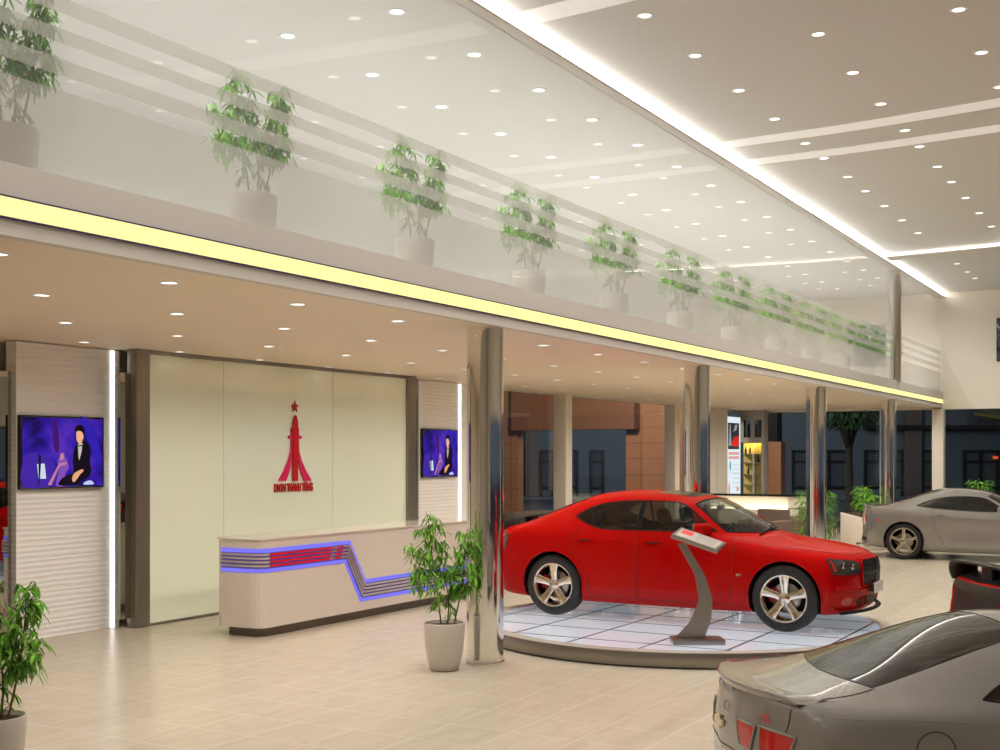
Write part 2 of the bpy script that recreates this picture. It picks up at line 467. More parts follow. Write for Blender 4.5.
# ------------------------------------------------------------ saloon (red four-door)
def make_saloon(paint):
    root = empty('car')
    U = lambda x, y, z: (x, y, z)
    def st(x, zu, ub, r, l, m, s, b, w, h, i, c):
        """each of the entries is (y, z) or (y, z, x)"""
        o = [(x, 0, zu), (x, ub, zu)]
        for q in (r, l, m, s, b, w, h, i): o.append((q[2] if len(q) > 2 else x, q[0], q[1]))
        o.append((c[1] if len(c) > 1 else x, 0, c[0]))
        return o
    ST = [
     st(2.05, .20, .50, (.72, .21, 1.90), (.79, .36, 1.91), (.80, .50, 1.92), (.785, .65, 1.91), (.75, .735, 1.90), (.63, .79, 1.95), (.46, .815, 2.01), (.24, .835, 2.04), (.84, 2.05)),
     st(1.84, .18, .66, (.82, .2), (.865, .36), (.885, .55), (.87, .72), (.81, .81), (.68, .86), (.51, .88), (.27, .89), (.895,)),
     st(1.38, .18, .72, (.86, .2), (.905, .38), (.915, .60), (.895, .80), (.835, .885), (.70, .925), (.53, .94), (.28, .955), (.96,)),
     st(.96, .18, .74, (.87, .18), (.905, .36), (.91, .60), (.895, .85), (.845, .95), (.74, .975), (.58, .985, 1.02), (.3, 1.005, 1.12), (1.01, 1.16)),
     st(.62, .18, .74, (.88, .17), (.91, .36), (.908, .60), (.905, .88), (.86, .985), (.785, 1.02), (.69, 1.035, .70), (.4, 1.05, .97), (1.055, 1.06)),
     st(.46, .18, .74, (.88, .17), (.91, .36), (.905, .60), (.905, .89), (.865, 1.00), (.80, 1.11, .38), (.69, 1.20, .50), (.39, 1.245, .62), (1.255, .68)),
     st(.15, .18, .74, (.88, .17), (.91, .36), (.905, .60), (.908, .895), (.865, 1.01), (.79, 1.22), (.635, 1.415, .20), (.35, 1.445, .27), (1.455, .30)),
     st(-.30, .18, .74, (.88, .17), (.91, .36), (.905, .60), (.91, .90), (.865, 1.02), (.795, 1.24), (.63, 1.465), (.33, 1.50), (1.51,)),
     st(-.80, .18, .74, (.88, .17), (.91, .36), (.91, .60), (.915, .91), (.87, 1.03), (.795, 1.24), (.625, 1.46), (.33, 1.495), (1.505,)),
     st(-1.12, .18, .74, (.88, .18), (.915, .36), (.92, .60), (.92, .92), (.875, 1.045), (.80, 1.21), (.62, 1.405), (.34, 1.455), (1.465,)),
     st(-1.45, .18, .72, (.88, .2), (.925, .38), (.93, .60), (.925, .93), (.885, 1.05), (.80, 1.155), (.63, 1.29), (.35, 1.35), (1.365,)),
     st(-1.78, .18, .72, (.87, .2), (.915, .38), (.925, .60), (.92, .93), (.875, 1.045), (.785, 1.09), (.66, 1.15), (.36, 1.195), (1.205,)),
     st(-2.02, .19, .70, (.84, .22), (.895, .38), (.91, .60), (.905, .92), (.86, 1.015), (.76, 1.055), (.64, 1.075), (.35, 1.09), (1.095,)),
     st(-2.26, .21, .66, (.80, .24, -2.14), (.85, .38, -2.14), (.87, .60, -2.15), (.865, .88, -2.15), (.82, .98, -2.15), (.72, 1.03, -2.18), (.6, 1.045, -2.22), (.33, 1.06), (1.065,)),
     st(-2.36, .25, .60, (.74, .27, -2.20), (.79, .38, -2.22), (.81, .60, -2.22), (.80, .84, -2.20), (.76, .94, -2.20), (.66, 1.00, -2.26), (.54, 1.02, -2.30), (.3, 1.035), (1.04,)),
    ]
    nose = lambda y, z: 2.16-.22*(abs(y)/.8)**2.2-.05*max(0, (z-.66)/.2)-.06*max(0, (.4-z)/.2)
    tail = lambda y, z: -2.42+.18*(abs(y)/.8)**2.2+.03*max(0, (z-.8)/.2)
    bm = loft_body(ST, nose, tail, .52, paint)
    skin = Skin(bm)
    gl = MATS['car_glass']
    arches(bm, (1.38, -1.45), .405, .375)
    side = lambda c, n: abs(c.y) > .45 and c.z > .9 and abs(n.y) > .25
    wr = smooth_poly([(-1.19, 1.195), (-1.06, 1.28), (-.86, 1.35), (-.60, 1.385), (-.37, 1.393)], 4, False)+[(-.385, 1.06)]+smooth_poly([(-.385, 1.06), (-.62, 1.058), (-.84, 1.065), (-1.05, 1.13), (-1.19, 1.195)], 3, False)[1:-1]
    wf = [(-.315, 1.06), (-.315, 1.395)]+smooth_poly([(-.315, 1.395), (0, 1.388), (.16, 1.35), (.34, 1.235), (.57, 1.065)], 4, False)[1:]+[(.30, 1.058)]
    for sy in (1, -1):
        f2 = lambda c, n, s=sy: c.y*s > .45 and c.z > .9 and abs(n.y) > .2
        window(bm, wr, 'y', f2, 'side_window', gl, root)
        window(bm, wf, 'y', f2, 'side_window', gl, root)
    top = lambda c, n: n.z > .12 and c.z > .98
    ws = smooth_poly([(1.045, 0), (.97, .35), (.80, .58), (.665, .70)], 4, False)+smooth_poly([(.665, .70), (.45, .655), (.245, .585)], 3, False)[1:]+smooth_poly([(.245, .585), (.285, .3), (.30, 0)], 3, False)[1:]
    ws = ws+[(x, -y) for x, y in ws[-2:0:-1]]
    window(bm, ws, 'z', top, 'windscreen', gl, root, .009)
    rw = smooth_poly([(-1.10, 0), (-1.12, .3), (-1.16, .53)], 3, False)+smooth_poly([(-1.16, .53), (-1.42, .57), (-1.72, .60)], 3, False)[1:]+smooth_poly([(-1.72, .60), (-1.80, .3), (-1.83, 0)], 3, False)[1:]
    rw = rw+[(x, -y) for x, y in rw[-2:0:-1]]
    window(bm, rw, 'z', top, 'rear_window', gl, root, .009)
    body = bm_obj(bm, 'body', [paint], root)
    bm.free()
    arch_fit(skin, root, body, (1.38, -1.45), .405, .375, .9, paint)
    # black roof panel with its seam
    mb = MB(); sr = smooth_poly([(.12, -.36), (.17, 0), (.12, .36), (-.28, .38), (-.32, 0), (-.28, -.38)], 4)
    skin.patch(mb, sr, 'z', 1, .003, .004); mb.build('sunroof', MATS['black_gloss'], root)
    # seams
    for s in (1, -1):
        mb = MB()
        skin.line(mb, [(-.35, 1.05), (-.35, .27)], 'y', s, .0035)
        skin.line(mb, smooth_poly([(.80, 1.0), (.80, .8), (.79, .5), (.77, .27)], 4, False), 'y', s, .0035)
        skin.line(mb, smooth_poly([(-1.10, 1.06), (-1.20, .93), (-1.19, .80), (-1.08, .66), (-1.0, .5), (-.97, .40), (-.95, .27)], 4, False), 'y', s, .0035)
        skin.line(mb, [(-.95, .27), (-.35, .26), (.77, .26)], 'y', s, .003)
        mb.build('door_seam', MATS['dark_trim'], body)
        mb = MB(); skin.line(mb, [(-.88, .56), (-.2, .57), (.74, .575)], 'y', s, .008, off=-.0062)
        mb.build('side_moulding', paint, body)
        handle_part(root, skin, -.26, -.06, .925, s, paint)
        handle_part(root, skin, -1.12, -.93, .93, s, paint)
        mb = MB(); skin.patch(mb, [(-.388, 1.055), (-.312, 1.055), (-.312, 1.397), (-.374, 1.396)], 'y', s, .003, .004, .05)
        skin.patch(mb, [(-.90, 1.085), (-.86, 1.078), (-.84, 1.352), (-.885, 1.342)], 'y', s, .003, .004, .05); mb.build('door_pillar', MATS['matt_black'], root)
        mirror_part(root, .46, .955, 1.09, s, paint)
        # headlight
        hp = smooth_poly([(.80, .645), (.815, .68), (.785, .79), (.74, .80), (.52, .775), (.44, .75), (.425, .70), (.44, .645), (.62, .632)], 3)
        hp = [(y*s, z) for y, z in hp]
        mb = MB(); skin.patch(mb, hp, 'x', 1, .012, .03, .03); hl = mb.build('headlight', MATS['lamp_black'], root)
        for (cy, cz, rr) in ((.66, .73, .036), (.545, .715, .034)):
            h, n = skin.hit((cy*s, cz), 'x', 1)
            mb = MB(); T = Matrix.Translation(h+Vector((.013, 0, 0))) @ Matrix.Rotation(PI/2, 4, 'Y')
            mb.lathe([(0, -.004), (rr*.45, .001), (rr*.55, .004), (rr*.9, 0), (rr, .004), (rr*1.05, -.01)], 20, T); mb.build('lamp_reflector', MATS['chrome'], hl)
        mb = MB(); skin.patch(mb, [(y*s, z) for y, z in [(.80, .67), (.765, .67), (.765, .78), (.775, .785)]], 'x', 1, .016, .006, .03)
        mb.build('turn_signal', MATS['lamp_red'], hl)
        # fog recess and lower vent
        mb = MB(); skin.patch(mb, [((.63+.085*math.cos(a))*s, .345+.05*math.sin(a)) for a in [2*PI*k/16 for k in range(16)]], 'x', 1, .002, .004, .04)
        fo = mb.build('fog_recess', MATS['red_dark'], root)
        mb = MB(); skin.line(mb, [((.63+.085*math.cos(a))*s, .345+.05*math.sin(a)) for a in [2*PI*k/16 for k in range(16)]], 'x', 1, .006, closed=True); mb.build('fog_surround', paint, fo)
        # badge on the wing
        h, n = skin.hit((.88, .60), 'y', s)
        T = Matrix.Translation(h+n*.002) @ (Matrix.Rotation(PI, 4, 'Z') if s > 0 else Matrix.Identity(4)) @ Matrix.Rotation(PI/2, 4, 'X')
        letters('R/T', .042, MATS['chrome'], root, T, 'badge')
        # tail light
        mb = MB(); tl = [(.81, .64), (.80, .93), (.74, .955), (.50, .95), (.47, .86), (.50, .76), (.66, .72), (.70, .64)]
        skin.patch(mb, [(y*s, z) for y, z in tl], 'x', -1, .008, .02, .04); mb.build('tail_light', MATS['lamp_red'], root)
        mb = MB(); skin.patch(mb, [(-2.19, .74), (-2.15, .95), (-2.08, .965), (-2.11, .80)], 'y', s, .006, .01, .03); mb.build('tail_light_corner', MATS['lamp_black'], root)
        mb = MB(); mb.tube([(-2.1, s*.5, .24), (-2.35, s*.5, .24), (-2.41, s*.5, .24)], .045, 16); mb.build('exhaust_tip', MATS['chrome'], root)
    # crosshair grille
    gp = [(-.37, .50), (.37, .50), (.40, .62), (.385, .745), (.33, .775), (-.33, .775), (-.385, .745), (-.40, .62)]
    mb = MB(); skin.patch(mb, gp, 'x', 1, .02, .05, .05); gr = mb.build('grille', MATS['matt_black'], root)
    mb = MB(); skin.line(mb, [(-.385, .64), (.385, .64)], 'x', 1, .016, off=.018); skin.line(mb, [(0, .51), (0, .77)], 'x', 1, .016, off=.018)
    mb.build('grille_cross', MATS['dark_trim'], gr)
    mb = MB(); skin.line(mb, gp, 'x', 1, .012, off=.012, closed=True); mb.build('grille_frame', paint, gr)
    mb = MB()
    for k in range(6): 
        z = .53+.042*k
        skin.line(mb, [(-.36, z), (.36, z)], 'x', 1, .003, off=.021)
    mb.build('grille_mesh', MATS['dark_trim'], gr)
    # lower intake, bumper bar, splitter, plate
    mb = MB(); skin.patch(mb, [(-.44, .29), (.44, .29), (.48, .33), (.40, .385), (-.40, .385), (-.48, .33)], 'x', 1, .004, .006, .05)
    li = mb.build('lower_intake', MATS['matt_black'], root)
    for y in (-.36, -.24, .24, .36):
        mb = MB(); skin.line(mb, [(y, .29), (y, .385)], 'x', 1, .012, off=.004); mb.build('intake_vane', paint, li)
    mb = MB(); skin.line(mb, smooth_poly([(-.78, .50), (-.6, .475), (-.42, .455), (0, .45), (.42, .455), (.6, .475), (.78, .50)], 4, False), 'x', 1, .022, off=-.004)
    mb.build('bumper_bar', paint, root)
    P = []
    for k in range(25):
        y = -.74+1.48*k/24; P.append((nose(y, .24)+.035, y, .225))
    mb = MB(); mb.tube(P, .03, 8, flat=.6); mb.build('front_splitter', MATS['matt_black'], root)
    mb = MB(); mb.rbox(2.185, 2.20, -.20, .20, .40, .52, .005); pl = mb.build('number_plate', MATS['plate_grey'], root)
    mb = MB(); mb.box(2.09, 2.185, -.17, .17, .42, .50); mb.build('plate_bracket', MATS['dark_trim'], pl)
    # bonnet seam, crease and bulge
    for s in (1, -1):
        mb = MB(); skin.line(mb, smooth_poly([(.72, .79*s), (1.2, .745*s), (1.6, .69*s), (1.92, .52*s), (1.98, .36*s)], 4, False), 'z', 1, .003)
        mb.build('bonnet_seam', MATS['dark_trim'], body)
    mb = MB(); skin.line(mb, smooth_poly([(1.98, -.36), (2.035, 0), (1.98, .36)], 4, False), 'z', 1, .003); mb.build('bonnet_seam', MATS['dark_trim'], body)
    mb = MB(); skin.line(mb, smooth_poly([(-1.93, -.66), (-1.90, 0), (-1.93, .66)], 4, False), 'z', 1, .003); mb.build('boot_seam', MATS['dark_trim'], body)
    # wipers
    mb = MB(); skin.line(mb, [(.98, -.1), (.84, .48)], 'z', 1, .009, off=.012); skin.line(mb, [(1.0, .1), (.98, -.48)], 'z', 1, .009, off=.012)
    mb.build('wiper', MATS['dark_trim'], root)
    # rear wing: one bent aerofoil standing on the boot lid
    path = [(-2.16, -.66, 1.00), (-2.19, -.655, 1.07), (-2.205, -.62, 1.13), (-2.22, -.52, 1.16), (-2.24, -.3, 1.17), (-2.25, 0, 1.175)]
    path = path+[(x, -y, z) for x, y, z in path[-2::-1]]
    path = smooth_poly(path, 4, False)
    P = []
    for i, p in enumerate(path):
        p = Vector(p); t = (Vector(path[min(i+1, len(path)-1)])-Vector(path[max(i-1, 0)])).normalized()
        nrm = Vector((1, 0, 0)).cross(t).normalized()
        if nrm.z < 0 and abs(nrm.y) < .8: nrm = -nrm
        row = []
        for k in range(13):
            a = 2*PI*k/12
            row.append(p+Vector((.125*math.cos(a)+.02, 0, 0))+nrm*(.022*math.sin(a)+.018*math.cos(a)*(-1)))
        P.append(row)
    mb = MB(); mb.grid(P)
    wing = mb.build('rear_wing', MATS['wing_black'], root)
    mb = MB()
    for y in (-.02,): mb.rbox(-2.27, -2.17, y-.10, y+.10, 1.03, 1.17, .02)
    mb.build('wing_pedestal', MATS['wing_black'], wing)
    # rear panel and plate
    mb = MB(); skin.patch(mb, [(-.42, .70), (.42, .70), (.44, .965), (-.44, .965)], 'x', -1, .003, .004, .06); mb.build('boot_panel', MATS['wing_black'], root)
    mb = MB(); skin.patch(mb, [(-2.30, -.40), (-2.34, 0), (-2.30, .40), (-2.20, .64), (-2.06, .66), (-2.06, -.66), (-2.20, -.64)], 'z', 1, .003, .005, .06); skin.patch(mb, [(-.62, .955), (.62, .955), (.56, 1.025), (-.56, 1.025)], 'x', -1, .004, .006, .05); mb.build('boot_edge', MATS['wing_black'], root)
    mb = MB(); mb.rbox(-2.435, -2.42, -.24, .24, .52, .63, .004); mb.build('number_plate', MATS['plate_grey'], root)
    # interior
    seats(root, [(.0, .36, 0, .60), (.0, -.36, 0, .60), (-.86, .36, 0, .56), (-.86, -.36, 0, .56)], MATS['seat_dark'])
    mb = MB(); mb.rbox(.42, .86, -.70, .70, .72, .985, .06); mb.build('dashboard', MATS['dark_trim'], root)
    mb = MB(); mb.rbox(-1.6, .9, -.72, .72, .24, .34, .03); mb.rbox(-1.75, -1.2, -.66, .66, .8, 1.0, .04); mb.build('cabin_floor', MATS['dark_trim'], root)
    steering(root, .30, .36, .93)
    mb = MB(); mb.rbox(.33, .36, -.11, .11, 1.27, 1.34, .012); mb.tube([(.33, 0, 1.33), (.29, 0, 1.41)], .008); mb.build('rear_view_mirror', MATS['dark_trim'], root)
    for x in (1.38, -1.45):
        for s in (1, -1): make_wheel(root, x, s, .365, .262, .905, MATS['caliper_red'], MATS['chrome_wheel'], 'plain')
    for s in (1, -1):   # axle stubs tie the wheels to the body
        pass
    mb = MB(); mb.tube([(1.38, -.75, .365), (1.38, .75, .365)], .04); mb.tube([(-1.45, -.75, .365), (-1.45, .75, .365)], .04); mb.build('axle', MATS['dark_trim'], root)
    return root

# ------------------------------------------------------------ coupe (silver two-door)
def make_coupe(paint):
    root = empty('car')
    def st(x, zu, ub, r, l, m, s, b, w, h, i, c):
        o = [(x, 0, zu), (x, ub, zu)]
        for q in (r, l, m, s, b, w, h, i): o.append((q[2] if len(q) > 2 else x, q[0], q[1]))
        o.append((c[1] if len(c) > 1 else x, 0, c[0]))
        return o
    ST = [
     st(2.26, .18, .55, (.74, .19, 2.06), (.82, .34, 2.08), (.84, .48, 2.10), (.82, .62, 2.10), (.78, .70, 2.08), (.66, .755, 2.14), (.48, .78, 2.2), (.25, .79, 2.24), (.795, 2.26)),
     st(1.95, .17, .70, (.88, .17), (.92, .34), (.93, .52), (.91, .70), (.85, .79), (.70, .84), (.52, .855), (.27, .865), (.87,)),
     st(1.43, .17, .74, (.90, .17), (.95, .36), (.962, .58), (.94, .81), (.88, .885), (.72, .905), (.55, .915), (.28, .945), (.95,)),
     st(.98, .16, .76, (.90, .16), (.935, .34), (.93, .58), (.925, .85), (.87, .92), (.74, .935), (.6, .945), (.3, .98), (.985,)),
     st(.60, .16, .76, (.90, .16), (.93, .34), (.915, .56), (.93, .86), (.87, .945), (.785, .965), (.70, .975, .70), (.4, .99, .90), (.995, 1.0)),
     st(.34, .16, .76, (.90, .16), (.93, .34), (.91, .56), (.93, .87), (.87, .955), (.80, 1.04, .28), (.67, 1.12, .40), (.38, 1.155, .50), (1.165, .55)),
     st(.05, .16, .76, (.90, .16), (.93, .34), (.91, .56), (.93, .88), (.87, .965), (.785, 1.12), (.61, 1.315, .06), (.34, 1.355, .12), (1.365, .14)),
     st(-.40, .16, .76, (.90, .16), (.93, .34), (.915, .56), (.935, .89), (.875, .975), (.775, 1.15), (.585, 1.375), (.32, 1.42), (1.43,)),
     st(-.78, .16, .76, (.90, .16), (.935, .34), (.93, .56), (.945, .905), (.885, .995), (.775, 1.15), (.575, 1.375), (.32, 1.42), (1.43,)),
     st(-1.10, .16, .76, (.90, .17), (.95, .36), (.955, .58), (.955, .93), (.90, 1.02), (.785, 1.12), (.575, 1.30), (.33, 1.345), (1.355,)),
     st(-1.42, .17, .74, (.90, .18), (.96, .38), (.972, .60), (.965, .95), (.91, 1.03), (.79, 1.085), (.59, 1.20), (.34, 1.235), (1.245,)),
     st(-1.74, .18, .72, (.89, .2), (.95, .38), (.965, .60), (.955, .95), (.90, 1.03), (.78, 1.055), (.62, 1.085), (.35, 1.105), (1.11,)),
     st(-2.02, .20, .70, (.86, .24, -1.93), (.92, .40, -1.93), (.94, .60, -1.93), (.925, .93, -1.92), (.87, 1.02, -1.92), (.76, 1.05, -1.96), (.62, 1.055, -2.0), (.35, 1.065), (1.07,)),
     st(-2.30, .22, .66, (.80, .27, -2.08), (.86, .42, -2.09), (.88, .60, -2.09), (.87, .88, -2.06), (.82, .985, -2.05), (.71, 1.035, -2.11), (.56, 1.05, -2.19), (.3, 1.06, -2.28), (1.065, -2.31)),
     st(-2.40, .24, .62, (.74, .29, -2.16), (.80, .42, -2.17), (.82, .60, -2.17), (.80, .84, -2.13), (.76, .94, -2.13), (.66, .995, -2.19), (.52, 1.015, -2.27), (.28, 1.03, -2.36), (1.035, -2.40)),
    ]
    nose = lambda y, z: 2.37-.22*(abs(y)/.85)**2.2-.05*max(0, (z-.62)/.15)
    tail = lambda y, z: -2.45+.28*(abs(y)/.8)**2.0+.05*max(0, (z-.70)/.2)
    bm = loft_body(ST, nose, tail, .55, paint)
    skin = Skin(bm)
    gl = MATS['car_glass_dark']
    arches(bm, (1.43, -1.42), .40, .37)
    wsid = smooth_poly([(-1.19, 1.075), (-1.02, 1.155), (-.75, 1.235), (-.4, 1.268), (-.05, 1.258), (.12, 1.215), (.32, 1.10), (.50, .985)], 4, False)+smooth_poly([(.50, .985), (.1, .985), (-.35, 1.0), (-.8, 1.03), (-1.19, 1.075)], 3, False)[1:-1]
    for sy in (1, -1):
        f2 = lambda c, n, s=sy: c.y*s > .45 and c.z > .9 and abs(n.y) > .2
        window(bm, wsid, 'y', f2, 'side_window', gl, root)
    top = lambda c, n: n.z > .12 and c.z > .95
    ws = smooth_poly([(.985, 0), (.91, .38), (.76, .58), (.64, .69)], 4, False)+smooth_poly([(.64, .69), (.38, .64), (.12, .56)], 3, False)[1:]+smooth_poly([(.12, .56), (.16, .3), (.18, 0)], 3, False)[1:]
    ws = ws+[(x, -y) for x, y in ws[-2:0:-1]]
    window(bm, ws, 'z', top, 'windscreen', gl, root, .008)
    rw = [(-.80, 0), (-.805, .26), (-.82, .50)]+smooth_poly([(-.82, .50), (-1.25, .555), (-1.71, .60)], 4, False)[1:]+smooth_poly([(-1.71, .60), (-1.79, .3), (-1.82, 0)], 4, False)[1:]
    rw = rw+[(x, -y) for x, y in rw[-2:0:-1]]
    window(bm, rw, 'z', top, 'rear_window', gl, root, .0035)
    body = bm_obj(bm, 'body', [paint], root); bm.free()
    arch_fit(skin, root, body, (1.43, -1.42), .40, .37, .9, paint)
    for s in (1, -1):
        mb = MB()
        skin.line(mb, smooth_poly([(-.86, 1.03), (-.86, .85), (-.80, .6), (-.70, .42), (-.62, .24)], 4, False), 'y', s, .003)
        skin.line(mb, smooth_poly([(.62, .95), (.66, .7), (.64, .24)], 4, False), 'y', s, .003)
        skin.line(mb, [(-.62, .235), (.64, .235)], 'y', s, .003)
        mb.build('door_seam', MATS['dark_trim'], body)
        mb = MB(); skin.line(mb, smooth_poly([(-2.1, .985), (-1.6, .99), (-1.1, .96), (-.5, .93), (.6, .90), (1.4, .86)], 4, False), 'y', s, .006, off=-.004)
        mb.build('shoulder_crease', paint, body)
        handle_part(root, skin, -.80, -.62, .90, s, paint)
        mirror_part(root, .42, .975, 1.02, s, paint)
        # lid seam of the boot
        mb = MB(); skin.line(mb, smooth_poly([(-1.70, .62*s), (-1.90, .655*s), (-2.14, .66*s)], 4, False), 'z', 1, .0035)
        skin.line(mb, smooth_poly([(.655*s, 1.0), (.665*s, .93), (.66*s, .875)], 3, False), 'x', -1, .0035)
        mb.build('boot_seam', MATS['dark_trim'], body)
        # side marker
        mb = MB(); skin.patch(mb, [(-1.99, .76), (-1.84, .765), (-1.83, .79), (-1.98, .785)], 'y', s, .004, .006, .03); mb.build('side_marker', MATS['lamp_red'], root)
        # lamp units, two on each side
        for (y0, y1) in ((.27, .44), (.485, .72)):
            q = [(y0+.03, .735), (y1-.015, .72), (y1+.005, .86), (y0-.005, .87)]
            mb = MB(); skin.patch(mb, [(y*s, z) for y, z in q], 'x', -1, .008, .014, .03); tl = mb.build('tail_light', MATS['lamp_red'], root)
            mb = MB(); skin.line(mb, [(y*s, z) for y, z in q], 'x', -1, .008, off=.006, closed=True); mb.build('lamp_frame', paint, tl)
        mb = MB(); skin.patch(mb, [(y*s, z) for y, z in [(.40, .32), (.74, .34), (.74, .42), (.42, .41)]], 'x', -1, .004, .006, .04); mb.build('bumper_vent', MATS['dark_trim'], root)
        mb = MB(); mb.tube([(-2.2, s*.55, .24), (-2.44, s*.55, .24)], .045, 16); mb.build('exhaust_tip', MATS['chrome'], root)
        # headlight
        mb = MB(); skin.patch(mb, [(y*s, z) for y, z in [(.50, .60), (.78, .61), (.80, .69), (.70, .735), (.50, .72)]], 'x', 1, .006, .01, .04); hl = mb.build('headlight', MATS['lamp_black'], root)
        h, n = skin.hit((.6*s, .66), 'x', 1); mb = MB(); mb.lathe([(0, 0), (.03, .003), (.05, .008), (.055, 0)], 20, Matrix.Translation(h+Vector((.006, 0, 0))) @ Matrix.Rotation(PI/2, 4, 'Y')); mb.build('lamp_reflector', MATS['chrome'], hl)
    # fuel flap on the passenger side
    mb = MB(); cf = [(-1.50+.105*math.cos(a), .83+.105*math.sin(a)) for a in [2*PI*k/28 for k in range(28)]]
    skin.line(mb, cf, 'y', -1, .0035, closed=True, step=.02); mb.build('fuel_flap', MATS['dark_trim'], root)
    mb = MB(); skin.patch(mb, [(-.48, .58), (.48, .58), (.46, .70), (-.46, .70)], 'x', 1, .004, .006, .05); g = mb.build('grille', MATS['black_gloss'], root)
    mb = MB(); skin.patch(mb, [(-.6, .24), (.6, .24), (.55, .42), (-.55, .42)], 'x', 1, .004, .006, .05); mb.build('lower_intake', MATS['black_gloss'], root)
    # raised lip spoiler along the boot edge
    ys = [-.69, -.68, -.62, -.5, -.36, -.18, 0, .18, .36, .5, .62, .68, .69]
    P = []
    for y in ys:
        e = 1-min(1, max(0, (abs(y)-.60)/.09))*.75
        hx, n = skin.hit((-2.12+.0*y, y), 'z', 1)
        x2 = -2.385+.245*(abs(y)/.7)**2.0
        zt = skin.hit((x2+.03, y), 'z', 1)[0].z
        zf = skin.hit((x2+.20, y), 'z', 1)[0].z
        P.append([(x2+.20, y, zf-.006), (x2+.13, y, zf+.002*e), (x2+.05, y, zt+.020*e), (x2-.004, y, zt+.034*e), (x2-.016, y, zt+.030*e), (x2-.010, y, zt+.012*e), (x2+.02, y, zt-.03)])
    mb = MB(); mb.grid(P); mb.build('boot_spoiler', paint, root)
    # rear badge and emblem
    h, n = skin.hit((-.50, .915), 'x', -1); n = Vector((n.x, n.y, 0)).normalized()
    a = math.atan2(n.y, n.x)
    T = Matrix.Translation(h+n*.004) @ Matrix.Rotation(a+PI/2, 4, 'Z') @ Matrix.Rotation(PI/2, 4, 'X')
    letters('/ SS', .062, MATS['badge_red'], root, T, 'badge', .001)
    h, n = skin.hit((0, .80), 'x', -1)
    bt = [(-.10, -.02), (-.085, .02), (-.035, .02), (-.03, .04), (.045, .04), (.04, .02), (.10, .02), (.085, -.02), (.035, -.02), (.03, -.04), (-.045, -.04), (-.04, -.02)]
    mb = MB(); mb.prism(bt, 0, .012, Matrix.Translation(h) @ Matrix.Rotation(-PI/2, 4, 'Z') @ Matrix.Rotation(PI/2, 4, 'X'))
    em = mb.build('emblem', MATS['gold'], root)
    mb = MB(); skin.patch(mb, [(-.25, .50), (.25, .50), (.25, .64), (-.25, .64)], 'x', -1, .005, .008, .06); mb.build('number_plate', MATS['plate_grey'], root)
    mb = MB(); skin.line(mb, smooth_poly([(-.78, .68), (0, .675), (.78, .68)], 4, False), 'x', -1, .004); mb.build('bumper_seam', MATS['dark_trim'], body)
    seats(root, [(-.10, .38, 0, .52), (-.10, -.38, 0, .52)], MATS['seat_dark'])
    mb = MB(); mb.rbox(.30, .80, -.70, .70, .66, .91, .06); mb.build('dashboard', MATS['dark_trim'], root)
    mb = MB(); mb.rbox(-1.5, .9, -.72, .72, .22, .32, .03); mb.rbox(-1.75, -1.0, -.62, .62, .75, .97, .04); mb.build('cabin_floor', MATS['dark_trim'], root)
    steering(root, .22, .38, .86)
    for x in (1.43, -1.42):
        for s in (1, -1): make_wheel(root, x, s, .36, .27, .95, MATS['caliper_dark'], MATS['alloy'], 'split')
    mb = MB(); mb.tube([(1.43, -.78, .36), (1.43, .78, .36)], .04); mb.tube([(-1.42, -.78, .36), (-1.42, .78, .36)], .04); mb.build('axle', MATS['dark_trim'], root)
    return root
